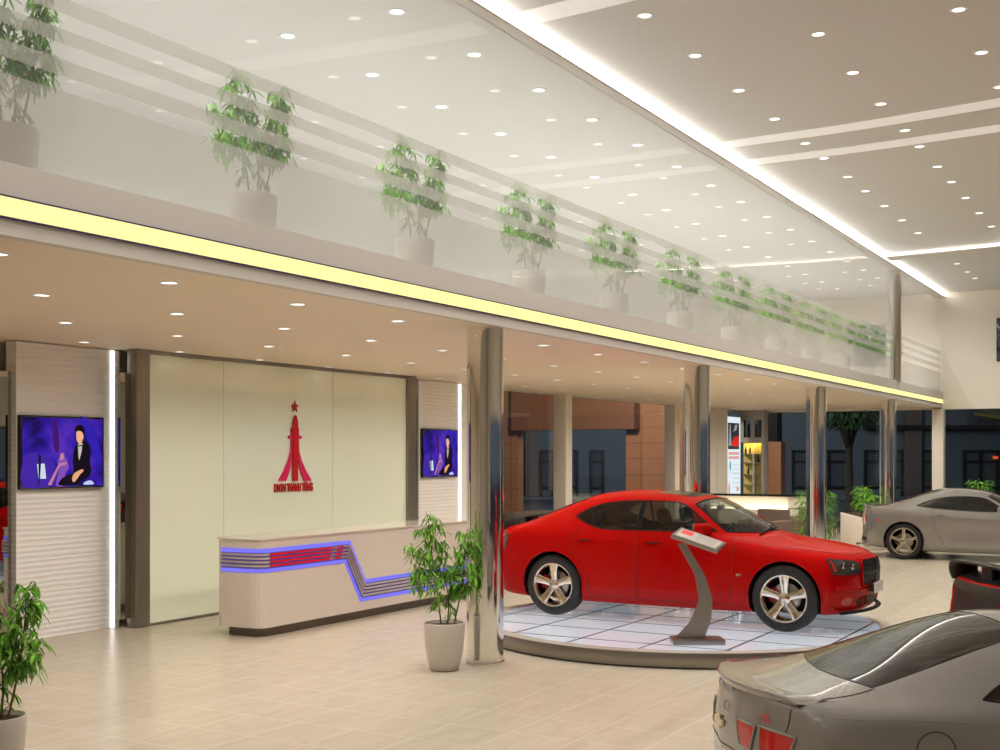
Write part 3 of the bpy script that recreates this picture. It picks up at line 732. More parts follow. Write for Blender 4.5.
# ============================================================ materials
def tile_floor_mat():
    m = pbsdf('floor_tile', (.60, .47, .32), .27, spec=.28)
    n, l, b = nodes_of(m)
    A = spot_at(196, 727.6, 0); T = .543
    tc = n.new('ShaderNodeTexCoord'); sp = n.new('ShaderNodeSeparateXYZ'); l.new(tc.outputs['Object'], sp.inputs[0])
    masks = []
    for ax, off in (('X', A[0]), ('Y', A[1])):
        a = n.new('ShaderNodeMath'); a.operation = 'SUBTRACT'; l.new(sp.outputs[ax], a.inputs[0]); a.inputs[1].default_value = off-T*40
        d = n.new('ShaderNodeMath'); d.operation = 'DIVIDE'; l.new(a.outputs[0], d.inputs[0]); d.inputs[1].default_value = T
        f = n.new('ShaderNodeMath'); f.operation = 'FRACT'; l.new(d.outputs[0], f.inputs[0])
        g = n.new('ShaderNodeMath'); g.operation = 'PINGPONG'; l.new(f.outputs[0], g.inputs[0]); g.inputs[1].default_value = .5
        c = n.new('ShaderNodeMath'); c.operation = 'LESS_THAN'; l.new(g.outputs[0], c.inputs[0]); c.inputs[1].default_value = .013
        masks.append((c, d))
    mx = n.new('ShaderNodeMath'); mx.operation = 'MAXIMUM'; l.new(masks[0][0].outputs[0], mx.inputs[0]); l.new(masks[1][0].outputs[0], mx.inputs[1])
    # per-tile tint and soft veining
    fl = []
    for c, d in masks:
        q = n.new('ShaderNodeMath'); q.operation = 'FLOOR'; l.new(d.outputs[0], q.inputs[0]); fl.append(q)
    cb = n.new('ShaderNodeCombineXYZ'); l.new(fl[0].outputs[0], cb.inputs[0]); l.new(fl[1].outputs[0], cb.inputs[1])
    wn = n.new('ShaderNodeTexWhiteNoise'); l.new(cb.outputs[0], wn.inputs['Vector'])
    ad = n.new('ShaderNodeVectorMath'); ad.operation = 'ADD'; l.new(tc.outputs['Object'], ad.inputs[0])
    sc = n.new('ShaderNodeVectorMath'); sc.operation = 'SCALE'; l.new(wn.outputs['Color'], sc.inputs[0]); sc.inputs['Scale'].default_value = 5; l.new(sc.outputs[0], ad.inputs[1])
    rt = n.new('ShaderNodeMapping'); rt.inputs['Rotation'].default_value = (0, 0, PI/3); rt.inputs['Scale'].default_value = (1.1, 4.5, 1)
    l.new(ad.outputs[0], rt.inputs[0])
    nz = n.new('ShaderNodeTexNoise'); nz.inputs['Scale'].default_value = 2.2; nz.inputs['Detail'].default_value = 4; nz.inputs['Distortion'].default_value = .8
    l.new(rt.outputs[0], nz.inputs['Vector'])
    r = n.new('ShaderNodeValToRGB'); r.color_ramp.elements[0].position = .3; r.color_ramp.elements[1].position = .7
    r.color_ramp.elements[0].color = (0.396, 0.338, 0.253, 1); r.color_ramp.elements[1].color = (0.450, 0.387, 0.299, 1)
    l.new(nz.outputs['Fac'], r.inputs[0])
    mc = n.new('ShaderNodeMix'); mc.data_type = 'RGBA'; l.new(mx.outputs[0], mc.inputs['Factor']); l.new(r.outputs[0], mc.inputs['A']); mc.inputs['B'].default_value = (0.486, 0.432, 0.354, 1)
    l.new(mc.outputs['Result'], b.inputs['Base Color'])
    return m
def ribbed_mat():
    m = pbsdf('ribbed_panel', (.86, .83, .80), .45)
    n, l, b = nodes_of(m)
    tc = n.new('ShaderNodeTexCoord'); mp = n.new('ShaderNodeMapping'); mp.inputs['Scale'].default_value = (1.2, 1.2, 13)
    nz = n.new('ShaderNodeTexNoise'); nz.inputs['Scale'].default_value = 1.5; nz.inputs['Detail'].default_value = 1
    l.new(tc.outputs['Object'], mp.inputs[0]); l.new(mp.outputs[0], nz.inputs['Vector'])
    sp = n.new('ShaderNodeSeparateXYZ'); l.new(tc.outputs['Object'], sp.inputs[0])
    a = n.new('ShaderNodeMath'); a.operation = 'MULTIPLY'; a.inputs[1].default_value = 2*PI/.06; l.new(sp.outputs['Z'], a.inputs[0])
    a2 = n.new('ShaderNodeMath'); a2.operation = 'MULTIPLY_ADD'; l.new(nz.outputs['Fac'], a2.inputs[0]); a2.inputs[1].default_value = 4; l.new(a.outputs[0], a2.inputs[2])
    s = n.new('ShaderNodeMath'); s.operation = 'SINE'; l.new(a2.outputs[0], s.inputs[0])
    bp = n.new('ShaderNodeBump'); bp.inputs['Strength'].default_value = .35; bp.inputs['Distance'].default_value = .008
    l.new(s.outputs[0], bp.inputs['Height']); l.new(bp.outputs[0], b.inputs['Normal'])
    return m
def wood_mat():
    m = pbsdf('wood_cladding', (.36, .16, .08), .4)
    n, l, b = nodes_of(m)
    tc = n.new('ShaderNodeTexCoord'); mp = n.new('ShaderNodeMapping'); mp.inputs['Scale'].default_value = (.5, .5, 7)
    nz = n.new('ShaderNodeTexNoise'); nz.inputs['Scale'].default_value = 2; nz.inputs['Detail'].default_value = 4
    l.new(tc.outputs['Object'], mp.inputs[0]); l.new(mp.outputs[0], nz.inputs['Vector'])
    r = n.new('ShaderNodeValToRGB'); r.color_ramp.elements[0].color = (.33, .145, .07, 1); r.color_ramp.elements[1].color = (.43, .20, .10, 1)
    l.new(nz.outputs['Fac'], r.inputs[0])
    l.new(r.outputs[0], b.inputs['Base Color'])
    return m

pbsdf('tyre', (.018, .018, .018), .6)
pbsdf('chrome', (.85, .84, .82), .06, 1)
pbsdf('chrome_wheel', (.86, .80, .72), .12, 1)
pbsdf('alloy', (.62, .57, .50), .25, 1)
pbsdf('steel', (.42, .39, .36), .3, 1)
pbsdf('dark_trim', (.015, .014, .013), .5)
pbsdf('rubber', (.01, .01, .01), .45)
pbsdf('black_gloss', (.01, .01, .01), .12, coat=.5)
pbsdf('matt_black', (.008, .008, .008), .45, spec=.15)
pbsdf('lamp_black', (.02, .02, .02), .05, coat=1)
pbsdf('lamp_red', (.45, .01, .01), .06, coat=1)
pbsdf('red_dark', (.33, .008, .006), .3, coat=.5)
pbsdf('caliper_red', (.5, .01, .01), .35)
pbsdf('caliper_dark', (.12, .11, .10), .4)
pbsdf('plate_grey', (.55, .53, .50), .35)
pbsdf('wing_black', (.018, .016, .014), .35, spec=.3)
pbsdf('seat_dark', (.035, .030, .027), .6)
pbsdf('badge_red', (.7, .03, .02), .35, emit=None)
pbsdf('gold', (.80, .70, .52), .3, 1)
glass_mat('car_glass', (.48, .51, .48), .005)
glass_mat('car_glass_dark', (.12, .12, .11), .03)
PAINT_RED = mat_paint('paint_red', (.335, .001, .001), 0, .5, .36, .02)
PAINT_SILVER = mat_paint('paint_silver', (.27, .25, .23), .45, .27, 1.0)

FLOOR = tile_floor_mat()
CEIL_LOW = pbsdf('ceiling_lower', (.90, .765, .60), .6)
CEIL_UP = pbsdf('ceiling_upper', (.64, .62, .58), .6)
CREAM = pbsdf('cream_wall', (.80, .73, .62), .5)
WHITE = pbsdf('white_paint', (.88, .87, .85), .4)
FASCIA = pbsdf('fascia_paint', (.66, .61, .55), .5)
CHROME_COL = pbsdf('chrome_column', (.86, .84, .81), .07, 1)
ALU = pbsdf('brushed_metal', (.29, .265, .24), .35, .85)
ALU_D = pbsdf('dark_metal', (.16, .14, .125), .35, .8)
RIB = ribbed_mat(); WOOD = wood_mat()
WOODD = pbsdf('wood_dark', (.20, .085, .042), .4)
DARKGL = pbsdf('dark_glass', (.42, .42, .38), .02, 1)
GREENGL = pbsdf('painted_glass', (.90, .95, .77), .015, 0, spec=.5, ior=2.5)
ROOM_GLASS = glass_mat('clear_glass', (.97, .98, .97), 0, 0, fres=1.2)
BALC_GLASS = glass_mat('balcony_glass', (.98, .98, .975), .02, .035, (.85, .84, .82), .004, 1.4)
FROST = glass_mat('frosted_glass', (.94, .94, .92), .01, .31, (.70, .68, .645), .08, fres=1.25, tfrac=.12)
GLOW_Y = emis('yellow_light_strip', (1.0, .93, .38), 1.15)
GLOW_W = emis('white_light_strip', (1, .97, .93), 2.2)
GLOW_B = emis('blue_light_strip', (.22, .20, 1.0), 1.0)
LAMP = emis('lamp_glow', (1, .97, .90), 2.6)
PLUM = pbsdf('purple_edge', (.05, .03, .12), .4)
LACQ = pbsdf('lacquer_beige', (.64, .56, .49), .16, coat=.6)
RED_L = pbsdf('lacquer_red', (.70, .012, .014), .2, coat=.5)
SILV = pbsdf('polished_bar', (.88, .80, .70), .28, .9)
POT = pbsdf('pot_grey', (.50, .44, .38), .35)
SOIL = pbsdf('soil', (.06, .035, .02), .9)
STEM = pbsdf('plant_stem', (.14, .09, .04), .7)
LEAF = pbsdf('leaf_green', (.10, .26, .035), .45)
add_noise_color(LEAF, (.06, .20, .015), (.19, .43, .045), nscale=9)
NIGHT = pbsdf('night_facade', (.14, .16, .18), .7)
NIGHT2 = pbsdf('night_facade_brown', (.16, .12, .105), .7)
NIGHT3 = pbsdf('window_frame_black', (.012, .012, .014), .4)
NIGHTG = pbsdf('shop_glass_dark', (.09, .10, .11), .2)
ROAD = pbsdf('street_ground', (.06, .065, .08), .6)
SOFA = pbsdf('sofa_brown', (.16, .11, .085), .8)
SOFAL = pbsdf('sofa_tan', (.33, .26, .20), .8)

ZL, ZF, ZU = 3.38, 3.803, 6.5
XE = 34.5       # end wall
YB = 11.9       # rear line of the lower hall
# ============================================================ shell
mb = MB(); mb.box(-6, XE+.1, -10, YB+.1, -.1, 0); struct(mb.build('floor', FLOOR))
mb = MB(); mb.box(-6, XE, -10, 5.85, ZU, ZU+.1); mb.box(-6, XE, 5.85, YB, ZU, ZU+.1); struct(mb.build('ceiling', CEIL_UP))
mb = MB(); mb.box(-6, XE, 6.08, YB, ZL, 3.70); struct(mb.build('ceiling_lower', CEIL_LOW))
mb = MB(); mb.box(-6, XE, 6.085, YB, 3.70, 3.704); struct(mb.build('floor_upper', WHITE))
# end wall of the tall hall and of the upper floor, standing over the glazing
mb = MB(); mb.box(XE, XE+.25, -10, YB, 3.33, ZU+.1); struct(mb.build('wall_end', CREAM))
mb = MB(); mb.box(-6, XE, YB, YB+.15, 3.38, ZU+.1); struct(mb.build('wall_upper_back', WHITE))
mb = MB(); mb.box(-6.2, -6, -10, YB, 0, ZU); struct(mb.build('wall_front', CREAM))
mb = MB(); mb.box(-6, XE, -10.2, -10, 3.0, ZU); mb.box(-6, 2, -10.2, -10, 0, 3.0); mb.box(28, XE, -10.2, -10, 0, 3.0); struct(mb.build('wall_right', CREAM))
mb = MB(); mb.box(2, 28, -10.12, -10.08, 0, 3.0); w = struct(mb.build('window_1', ROOM_GLASS))
mb = MB()
for i in range(7): mb.box(2+i*4.3, 2.08+i*4.3, -10.16, -10.0, 0, 3.0)
mb.box(2, 28, -10.16, -10, 2.92, 3.0); mb.build('window_frame', ALU_D, w)
# back wall of the reception zone
mb = MB(); mb.box(-6, 19.2, YB-.05, YB+.1, 0, ZL); struct(mb.build('wall_back', CREAM))

# fascia of the upper floor with its yellow light box
mb = MB(); mb.box(-6, XE, 6.0, 6.08, ZL-.004, ZF); fa = struct(mb.build('trim_1', FASCIA))
mb = MB(); mb.box(-6, XE-.02, 5.985, 6.005, 3.482, 3.597); tag(mb.build('yellow_light_box', GLOW_Y), 'long glowing yellow light strip along the balcony fascia', 'light strip')
mb = MB(); mb.box(-6, XE-.02, 5.98, 6.0, 3.597, 3.606); mb.box(-6, XE-.02, 5.98, 6.0, 3.473, 3.482); mb.build('strip_edge', PLUM, bpy.data.objects['yellow_light_box'])

# ceiling edge trough over the balcony glass with hidden light
mb = MB(); mb.box(-6, XE, 5.935, 6.08, 6.375, 6.41); mb.box(-6, XE, 6.0, 6.08, 6.41, ZU); tr = struct(mb.build('trim_2', FASCIA))
mb = MB(); mb.box(-6, XE-.05, 5.955, 5.985, 6.412, 6.45); mb.build('cove_light', emis('cove_glow', (1, .97, .93), 16), tr)
# crossing light bands in the tall ceiling
def ceiling_band(k, pts, w, mat, edge=True):
    """slightly curved inset band, pts = (x, y) along its middle"""
    P = smooth_poly(pts, 6, False); mb = MB()
    for i in range(len(P)-1):
        (x0, y0), (x1, y1) = P[i], P[i+1]
        vs = [(x0-w/2, y0, ZU-.012), (x0+w/2, y0, ZU-.012), (x1+w/2, y1, ZU-.012), (x1-w/2, y1, ZU-.012)]
        up = [(x, y, ZU-.001) for x, y, z in vs]
        mb.add(vs+up, [(0, 1, 2, 3), (4, 7, 6, 5), (0, 4, 5, 1), (2, 6, 7, 3), (1, 5, 6, 2), (0, 3, 7, 4)])
    o = mb.build('trim_%d' % k, mat); struct(o); return o
BAND = pbsdf('band_lit', (.75, .72, .68), .5, emit=(1, .96, .9), estr=.28)
ceiling_band(3, [(16.42, 5.9), (16.40, 4.3), (16.28, 3.0), (16.0, 1.2), (15.5, -1), (14.6, -4), (13.4, -7), (12, -10)], .36, BAND)
ceiling_band(4, [(17.60, 5.9), (17.60, 4.3), (17.50, 3.0), (17.30, 1.2), (16.9, -1), (16.1, -4), (15.0, -7), (13.8, -10)], .36, BAND)
ceiling_band(5, [(10.66, 5.9), (10.60, 5.0), (10.45, 3.5), (10.2, 1.5), (9.8, -1), (9.0, -4), (8, -7)], .36, BAND)
# dropped step far down the hall with light along its near face
P = smooth_poly([(27.3, 5.9), (27.25, 4.5), (26.95, 2.4), (26.4, 0), (25.6, -3), (24.3, -7), (23, -10)], 6, False)
mb = MB(); ml = MB()
for i in range(len(P)-1):
    (x0, y0), (x1, y1) = P[i], P[i+1]
    mb.add([(x0-.30, y0, 6.40), (x0-.30, y0, 6.425), (x1-.30, y1, 6.425), (x1-.30, y1, 6.40), (x0, y0, 6.40), (x1, y1, 6.40), (x0, y0, 6.425), (x1, y1, 6.425)],
           [(0, 1, 2, 3), (0, 3, 5, 4), (1, 6, 7, 2)])
    mb.add([(x0, y0, 6.40), (x1, y1, 6.40), (x1+.25, y1, 6.40), (x0+.25, y0, 6.40), (x0, y0, ZU), (x1, y1, ZU), (x0+.25, y0, ZU), (x1+.25, y1, ZU)], [(0, 3, 2, 1), (0, 1, 5, 4), (3, 6, 7, 2)])
    ml.add([(x0-.02, y0, 6.43), (x1-.02, y1, 6.43), (x1-.02, y1, 6.47), (x0-.02, y0, 6.47)], [(0, 1, 2, 3)])
t6 = struct(mb.build('trim_6', FASCIA)); ml.build('cove_light', MATS['cove_glow'], t6)

# ============================================================ balcony glass with frosted bands
mb = MB(); mb.box(-6, XE, 6.066, 6.074, ZF, 6.375); bg = struct(mb.build('window_2', BALC_GLASS))
for (z0, z1) in ((3.805, 4.34), (4.436, 4.535), (4.636, 4.724), (4.82, 4.92)):
    mb = MB(); mb.box(-6, XE-.02, 6.058, 6.064, z0, z1); mb.build('frosted_band', FROST, bg)

# ============================================================ columns
def column(x, y, r, z0, z1, label, group):
    mb = MB(); mb.lathe([(r, z0), (r, z1)], 64)
    o = mb.build('chrome_column', CHROME_COL, None, (x, y, 0))
    tag(o, label, 'column', group)
    mb = MB(); mb.lathe([(r+.002, z0), (r+.008, z0+.002), (r+.008, z0+.028), (r+.001, z0+.03)], 64); mb.build('base_ring', CHROME_COL, o)
    return o
column(4.50, 6.23, .187, 0, ZL, 'polished chrome round column at the very left, beside the leafy potted plant', 'chrome columns under the balcony')
column(10.49, 6.23, .187, 0, ZL, 'polished chrome round column between the reception desk and the turntable', 'chrome columns under the balcony')
column(16.46, 6.23, .187, 0, ZL, 'polished chrome round column rising behind the roof of the red car', 'chrome columns under the balcony')
column(22.75, 6.23, .187, 0, ZL, 'polished chrome round column with climbing greenery around its foot, behind the red bonnet', 'chrome columns under the balcony')
column(28.86, 6.23, .187, 0, ZL, 'polished chrome round column beside the low cream planter', 'chrome columns under the balcony')
column(28.86, 6.10, .17, ZF, 6.375, 'chrome round column on the upper floor, set in the balcony glass', 'chrome columns')
for (x, y, z1, lb) in ((22.98, 11.72, ZL, 'cream square column in front of the dark window, above the red car'), (29.17, 11.72, ZL, 'cream square column against the brown wood cladding'), (34.5, 6.1, 3.33, 'cream square column at the end glazing above the silver coupe')):
    mb = MB(); mb.rbox(-.15, .15, -.15, .15, 0, z1, .01); tag(mb.build('square_column', CREAM, None, (x, y, 0)), lb, 'column', 'cream square columns')

# ============================================================ downlights
def downlight(x, y, z, rad, label, group, power, lit=True):
    o = DL.copy(); COL.objects.link(o); o.location = (x, y, z); o.scale = (rad/.075, rad/.075, 1)
    tag(o, label, 'downlight', group)
    k = DLK.copy(); COL.objects.link(k); k.parent = o
    if power:
        ld = LD[power]; L = bpy.data.objects.new('lamp', ld); COL.objects.link(L); L.parent = o; L.location = (0, 0, -.012); L.visible_glossy = False
    return o
mb = MB(); mb.lathe([(.060, -.004), (.064, -.008), (.078, -.008), (.084, -.001)], 32); DL = mb.build('downlight', WHITE)
mb = MB(); mb.lathe([(0, -.003), (.062, -.003)], 24, smooth=False); DLK = mb.build('lens', LAMP)
LD = {}
for nme, pw, ang in (('low', 80, 168), ('up', 150, 155), ('mez', 215, 168)):
    ld = bpy.data.lights.new('lamp_'+nme, 'SPOT'); ld.energy = pw; ld.spot_size = math.radians(ang); ld.spot_blend = 1.0; ld.shadow_soft_size = .035
    ld.color = {'low': (1, .95, .88), 'up': (1, .97, .94), 'mez': (1, 1, 1)}[nme]; LD[nme] = ld
lx = [5.06+1.484*i for i in range(20)]
rows = ['nearest the balcony edge', 'second from the balcony edge', 'third from the balcony edge', 'nearest the back wall']
for j, (y, st) in enumerate(((6.62, 0), (8.02, 1), (9.5, 2), (10.95, 3))):
    xs = [x for i, x in enumerate(lx) if i >= st]
    for i, x in enumerate(xs):
        downlight(x, y, ZL, .075, 'lower ceiling downlight, row %s, %s from the left' % (rows[j], ORD[i]), 'downlights in the lower ceiling', 'low' if j < 3 else None)
ux = [2.4, 3.9, 5.4, 6.9, 8.4, 9.8, 11.2, 12.6, 14.07, 15.5, 16.93, 17.92, 19.31, 20.5, 21.9, 23.4, 24.9, 27.95, 29.35, 30.8, 32.0]
urow = ['nearest the balcony glass', 'second from the balcony glass', 'third from the balcony glass', 'fourth from the balcony glass', 'fifth from the balcony glass', 'sixth']
for j, y in enumerate((4.79, 3.43, 2.04, .66)):
    for i, x in enumerate(ux):
        if x < 11 and j < 3 and x > 9.9: continue
        downlight(x, y, ZU, .075, 'tall hall ceiling downlight, row %s, %s from the left' % (urow[j], ORD[i]), 'downlights in the tall hall ceiling', 'up' if (i+j) % 2 == 0 else None)
for y in (7.2, 9.4):
    for x in (-3.8, -1.6, .6, 2.8):
        downlight(x, y, ZL, .075, 'lower ceiling downlight out of view beside the entrance wall', 'downlights beside the entrance', 'low')
for y in (-2.5, -6):
    for x in (0, 5, 10, 15, 20, 25, 30):
        downlight(x, y, ZU, .075, 'round downlight in the tall hall ceiling out of view above the forecourt side', 'downlights behind the camera side', 'up')
mx_ = [5.4+1.49*i for i in range(19)]
for j, y in enumerate((6.88, 8.27)):
    for i, x in enumerate(mx_):
        downlight(x, y, ZU, .085, 'downlight seen through the balcony glass, %s row, %s from the left' % (('front', 'back')[j], ORD[i]), 'downlights of the upper floor', 'mez')
bpy.data.objects.remove(DL); bpy.data.objects.remove(DLK)

# ============================================================ reception zone
def wall_panel(x0, x1, xs, plabel):
    mb = MB(); mb.box(x0, x1, 11.43, 11.60, 0, ZL-.01); p = mb.build('ribbed_wall_panel', RIB); tag(p, plabel, 'wall panel', 'ribbed panels of the reception wall')
    mb = MB(); mb.box(xs, xs+.045, 11.405, 11.43, 0, ZL-.02); mb.build('light_strip', GLOW_W, p)
    return p
wall_panel(8.98, 10.47, 10.33, 'white ribbed wall panel behind the television at the far left, lit by a vertical strip')
wall_panel(17.04, 18.70, 18.32, 'white ribbed wall panel behind the television to the right of the green glass')
def tv(x0, x1, label):
    w = x1-x0; z0, z1 = 1.705, 2.545; Y = 11.37
    mb = MB(); mb.rbox(x0, x1, Y, 11.43, z0, z1, .008); t = mb.build('television', MATS['black_gloss']); tag(t, label, 'television', 'wall televisions')
    b = .025; sx0, sz0, sw, sh = x0+b, z0+b, w-2*b, z1-z0-2*b
    scr = emis('screen_picture', (.05, .01, .5), 1.0); n, l, bs = nodes_of(scr)
    if 'pic' not in scr:
        scr['pic'] = 1
        tc = n.new('ShaderNodeTexCoord'); nz = n.new('ShaderNodeTexNoise'); nz.inputs['Scale'].default_value = 1.6; nz.inputs['Detail'].default_value = 3
        mp = n.new('ShaderNodeMapping'); mp.inputs['Scale'].default_value = (1.3, 1, 1.7); mp.inputs['Rotation'].default_value = (0, .7, 0)
        l.new(tc.outputs['Object'], mp.inputs[0]); l.new(mp.outputs[0], nz.inputs['Vector'])
        r = n.new('ShaderNodeValToRGB'); e = r.color_ramp.elements
        e[0].position = .36; e[0].color = (.008, .003, .05, 1); e[1].position = .68; e[1].color = (.09, .03, .45, 1)
        x = e.new(.52); x.color = (.035, .012, .36, 1); l.new(nz.outputs['Fac'], r.inputs[0]); l.new(r.outputs[0], bs.inputs['Emission Color'])
    mb = MB(); mb.box(0, sw, -.002, 0, 0, sh); sc = mb.build('screen', scr, t, (sx0, Y, sz0))
    def shape(name, poly, col, s=1., lay=1, sm=3):
        pts = smooth_poly(poly, sm) if sm else poly
        h = .0008*lay
        mb = MB(); M = Matrix(((1, 0, 0, 0), (0, 0, -1, -.002-h+.0008), (0, 1, 0, 0), (0, 0, 0, 1)))
        mb.prism([(u*sw, v*sh) for u, v in pts], 0, .0008, M)
        mb.build(name, emis('pic_'+name, col, s), sc)
    shape('picture_glow', [(.0, .02), (.02, .42), (.14, .5), (.32, .42), (.42, .2), (.38, .02)], (.055, .02, .36), 1, 1)
    shape('picture_haze', [(.38, .55), (.36, .9), (.41, .98), (.44, .7), (.43, .5)], (.06, .008, .14), 1, 1)
    shape('picture_beam', [(.72, .98), (.80, .98), (.97, .55), (.97, .35), (.90, .4)], (.03, .015, .40), 1, 1)
    shape('picture_violinist', [(.40, .02), (.44, .25), (.42, .38), (.455, .44), (.47, .50), (.50, .49), (.51, .44), (.54, .38), (.56, .27), (.52, .2), (.50, .02)], (.22, .08, .45), 1, 2)
    shape('picture_face', [(.45, .40), (.455, .47), (.48, .485), (.50, .45), (.485, .39)], (.55, .22, .35), 1, 3)
    shape('picture_bow', [(.30, .03), (.34, .02), (.45, .30), (.53, .32), (.53, .36), (.44, .34)], (.55, .20, .30), 1, 3, 0)
    shape('picture_stool', [(.75, .02), (.77, .06), (.84, .08), (.88, .04), (.87, .02)], (.55, .6, .9), 1, 2)
    shape('picture_suit', [(.44, .02), (.46, .10), (.54, .17), (.62, .20), (.61, .36), (.63, .55), (.67, .64), (.74, .67), (.82, .62), (.84, .50), (.83, .35), (.85, .22), (.80, .12), (.72, .08), (.66, .02)], (.008, .004, .012), 1, 4)
    shape('picture_shirt', [(.675, .62), (.70, .645), (.735, .64), (.72, .50), (.69, .38), (.68, .45)], (.55, .50, .45), 1, 5, 0)
    shape('picture_tie', [(.68, .60), (.705, .615), (.73, .605), (.73, .585), (.705, .60), (.68, .58)], (.01, .005, .01), 1, 6, 0)
    shape('picture_head', [(.655, .76), (.66, .68), (.69, .63), (.72, .65), (.745, .72), (.745, .80), (.70, .83), (.66, .81)], (.85, .45, .22), 1, 5)
    shape('picture_hair', [(.64, .79), (.64, .87), (.69, .91), (.74, .89), (.76, .82), (.75, .74), (.735, .79), (.70, .82), (.66, .81)], (.008, .004, .006), 1, 6)
    shape('picture_hands', [(.60, .10), (.62, .18), (.67, .22), (.73, .25), (.745, .22), (.70, .17), (.66, .10), (.62, .06)], (.80, .38, .20), 1, 5)
    shape('picture_score', [(.19, .12), (.17, .33), (.26, .34), (.28, .12)], (.62, .72, .82), 1, 3, 0)
    shape('picture_stand', [(.175, .02), (.19, .02), (.205, .10), (.22, .42), (.19, .50), (.185, .42), (.19, .12)], (.01, .01, .03), 1, 4, 0)
    return t
tv(8.99, 10.18, 'television showing a seated musician in a suit, on the panel at the far left')
tv(17.08, 18.20, 'television showing a seated musician in a suit, between green glass and chrome column')

# dark mirror strips in the gaps and the metal posts
mb = MB(); mb.box(8.1, 8.97, 11.50, 11.56, .12, ZL-.35); o = mb.build('mirror_panel', DARKGL); tag(o, 'dark reflective glass strip left of the first television panel', 'mirror', 'dark glass strips of the reception wall')
mb = MB(); mb.box(10.26, 10.42, 11.18, 11.22, .12, ZL-.30); o = mb.build('mirror_panel', DARKGL); tag(o, 'narrow dark reflective glass strip between the ribbed panel and the metal post', 'mirror', 'dark glass strips of the reception wall')
mb = MB(); mb.box(16.5, 17.02, 11.45, 11.50, .12, ZL-.35); o = mb.build('mirror_panel', DARKGL); tag(o, 'dark reflective glass strip right of the green glass wall', 'mirror', 'dark glass strips of the reception wall')
for x0, x1, lb in ((10.42, 10.64, 'brown metal post at the left end of the green glass wall'), (16.22, 16.46, 'grey metal post at the right end of the green glass wall')):
    mb = MB(); mb.rbox(x0, x1, 11.08, 11.24, 0, ZL-.005, .008); tag(mb.build('metal_post', ALU), lb, 'post', 'posts of the green glass wall')
mb = MB(); mb.box(10.64, 16.22, 11.13, 11.17, .02, 3.33); gw = mb.build('green_glass_wall', GREENGL)
tag(gw, 'pale green reflective glass wall behind the reception desk', 'glass wall')
mb = MB(); mb.box(10.64, 16.22, 11.10, 11.20, 3.33, ZL); mb.build('top_rail', ALU, gw)
mb = MB(); mb.box(10.64, 16.22, 11.10, 11.20, 0, .03); mb.build('bottom_rail', ALU, gw)
mb = MB()
for u in (212, 268): 
    pass
for x in (11.98, 14.3): mb.box(x-.004, x+.004, 11.126, 11.131, .03, 3.33)
mb.build('glass_joint', pbsdf('joint_light', (.62, .66, .55), .3), gw)
# logo
MAG = pbsdf('logo_magenta', (.62, .01, .10), .35); LRED = pbsdf('logo_red', (.45, .005, .008), .35)
lg = empty('logo_sign', (13.37, 11.13, 1.55)); tag(lg, 'red and magenta tower logo with a star on the green glass wall', 'sign')
LM = Matrix(((1, 0, 0, 0), (0, 0, -1, -.012), (0, 1, 0, 0), (0, 0, 0, 1)))
hx = .0155   # metres per pixel across
def L2(px, py):
    """logo drawing coordinates from its picture: 7.143 px of crop per photo px"""
    u = 260+px/7.143; v = 395+py/7.143
    k = (u-500)/F; X = 11.12*(C30+k*S30)/(S30-k*C30); d = X*C30+11.12*S30
    return (X-13.37, 2.1-d*(v-454.5)/F-1.55)
star = []
sc_ = L2(246, 85)
for k in range(10):
    r = .085 if k % 2 == 0 else .036; a = PI/2+k*PI/5; star.append((sc_[0]+r*math.cos(a), sc_[1]+r*math.sin(a)*1.05))
mb = MB(); mb.prism(star, 0, .012, LM); mb.build('star', LRED, lg)
mb = MB(); mb.prism([L2(*p) for p in [(228, 613), (228, 195), (237, 160), (243, 145), (251, 145), (257, 160), (264, 195), (264, 613)]], .006, .022, LM); mb.build('tower_spire', LRED, lg)
for s in (1, -1):
    f = lambda x: 246+(x-246)*s
    q = [L2(f(x), y) for x, y in [(265, 236), (274, 236), (274, 290), (293, 290), (293, 313), (273, 313), (276, 400), (295, 470), (325, 540), (366, 613), (310, 613), (290, 560), (275, 500), (265, 430)]]
    mb = MB(); mb.prism(q, 0, .012, LM); mb.build('tower_leg', MAG, lg)
a0 = L2(100, 668); a1 = L2(376, 668)
T = Matrix.Translation(((a0[0]+a1[0])/2, -.012, a0[1])) @ Matrix.Rotation(PI/2, 4, 'X')
tx = letters('DNTN THANH TÙNG', .155, LRED, lg, T, 'lettering', .006, bold=.006)
bw = max(v.co.x for v in tx.data.vertices)-min(v.co.x for v in tx.data.vertices)
cx = (a0[0]+a1[0])/2
for v in tx.data.vertices: v.co.x = cx+(v.co.x-cx)*(a1[0]-a0[0])/bw

# ============================================================ reception desk
dk = empty('reception_desk', (10.58, 9.24, 0)); tag(dk, 'long glossy beige reception desk with red and blue-lit stepped stripes', 'desk')
def desk_outline(o):
    return [(0-o, .62+o), (-.03-o, .10), (.03, -o), (4.95+o, -o), (4.95+o, .72+o)]
L_ = 4.95; D_ = .62
pl = [(-.05, .58), (-.03, .16), (-.018, .09), (.005, .045), (.04, .015), (.10, 0), (L_, 0), (L_, .70), (.1, .70), (0, .66)]
mb = MB(); mb.prism([(.05, .55), (.07, .16), (.12, .08), (.2, .06), (L_-.06, .06), (L_-.06, .62), (.15, .62)], 0, .115); mb.build('plinth', ALU_D, dk)
mb = MB(); mb.prism(pl, .108, 1.115); mb.build('body', LACQ, dk)
mb = MB(); mb.prism([(x+(-.012 if x < 1 else .012), y+(-.012 if y < .3 else .012)) for x, y in pl], 1.115, 1.135); mb.build('counter_top', LACQ, dk)
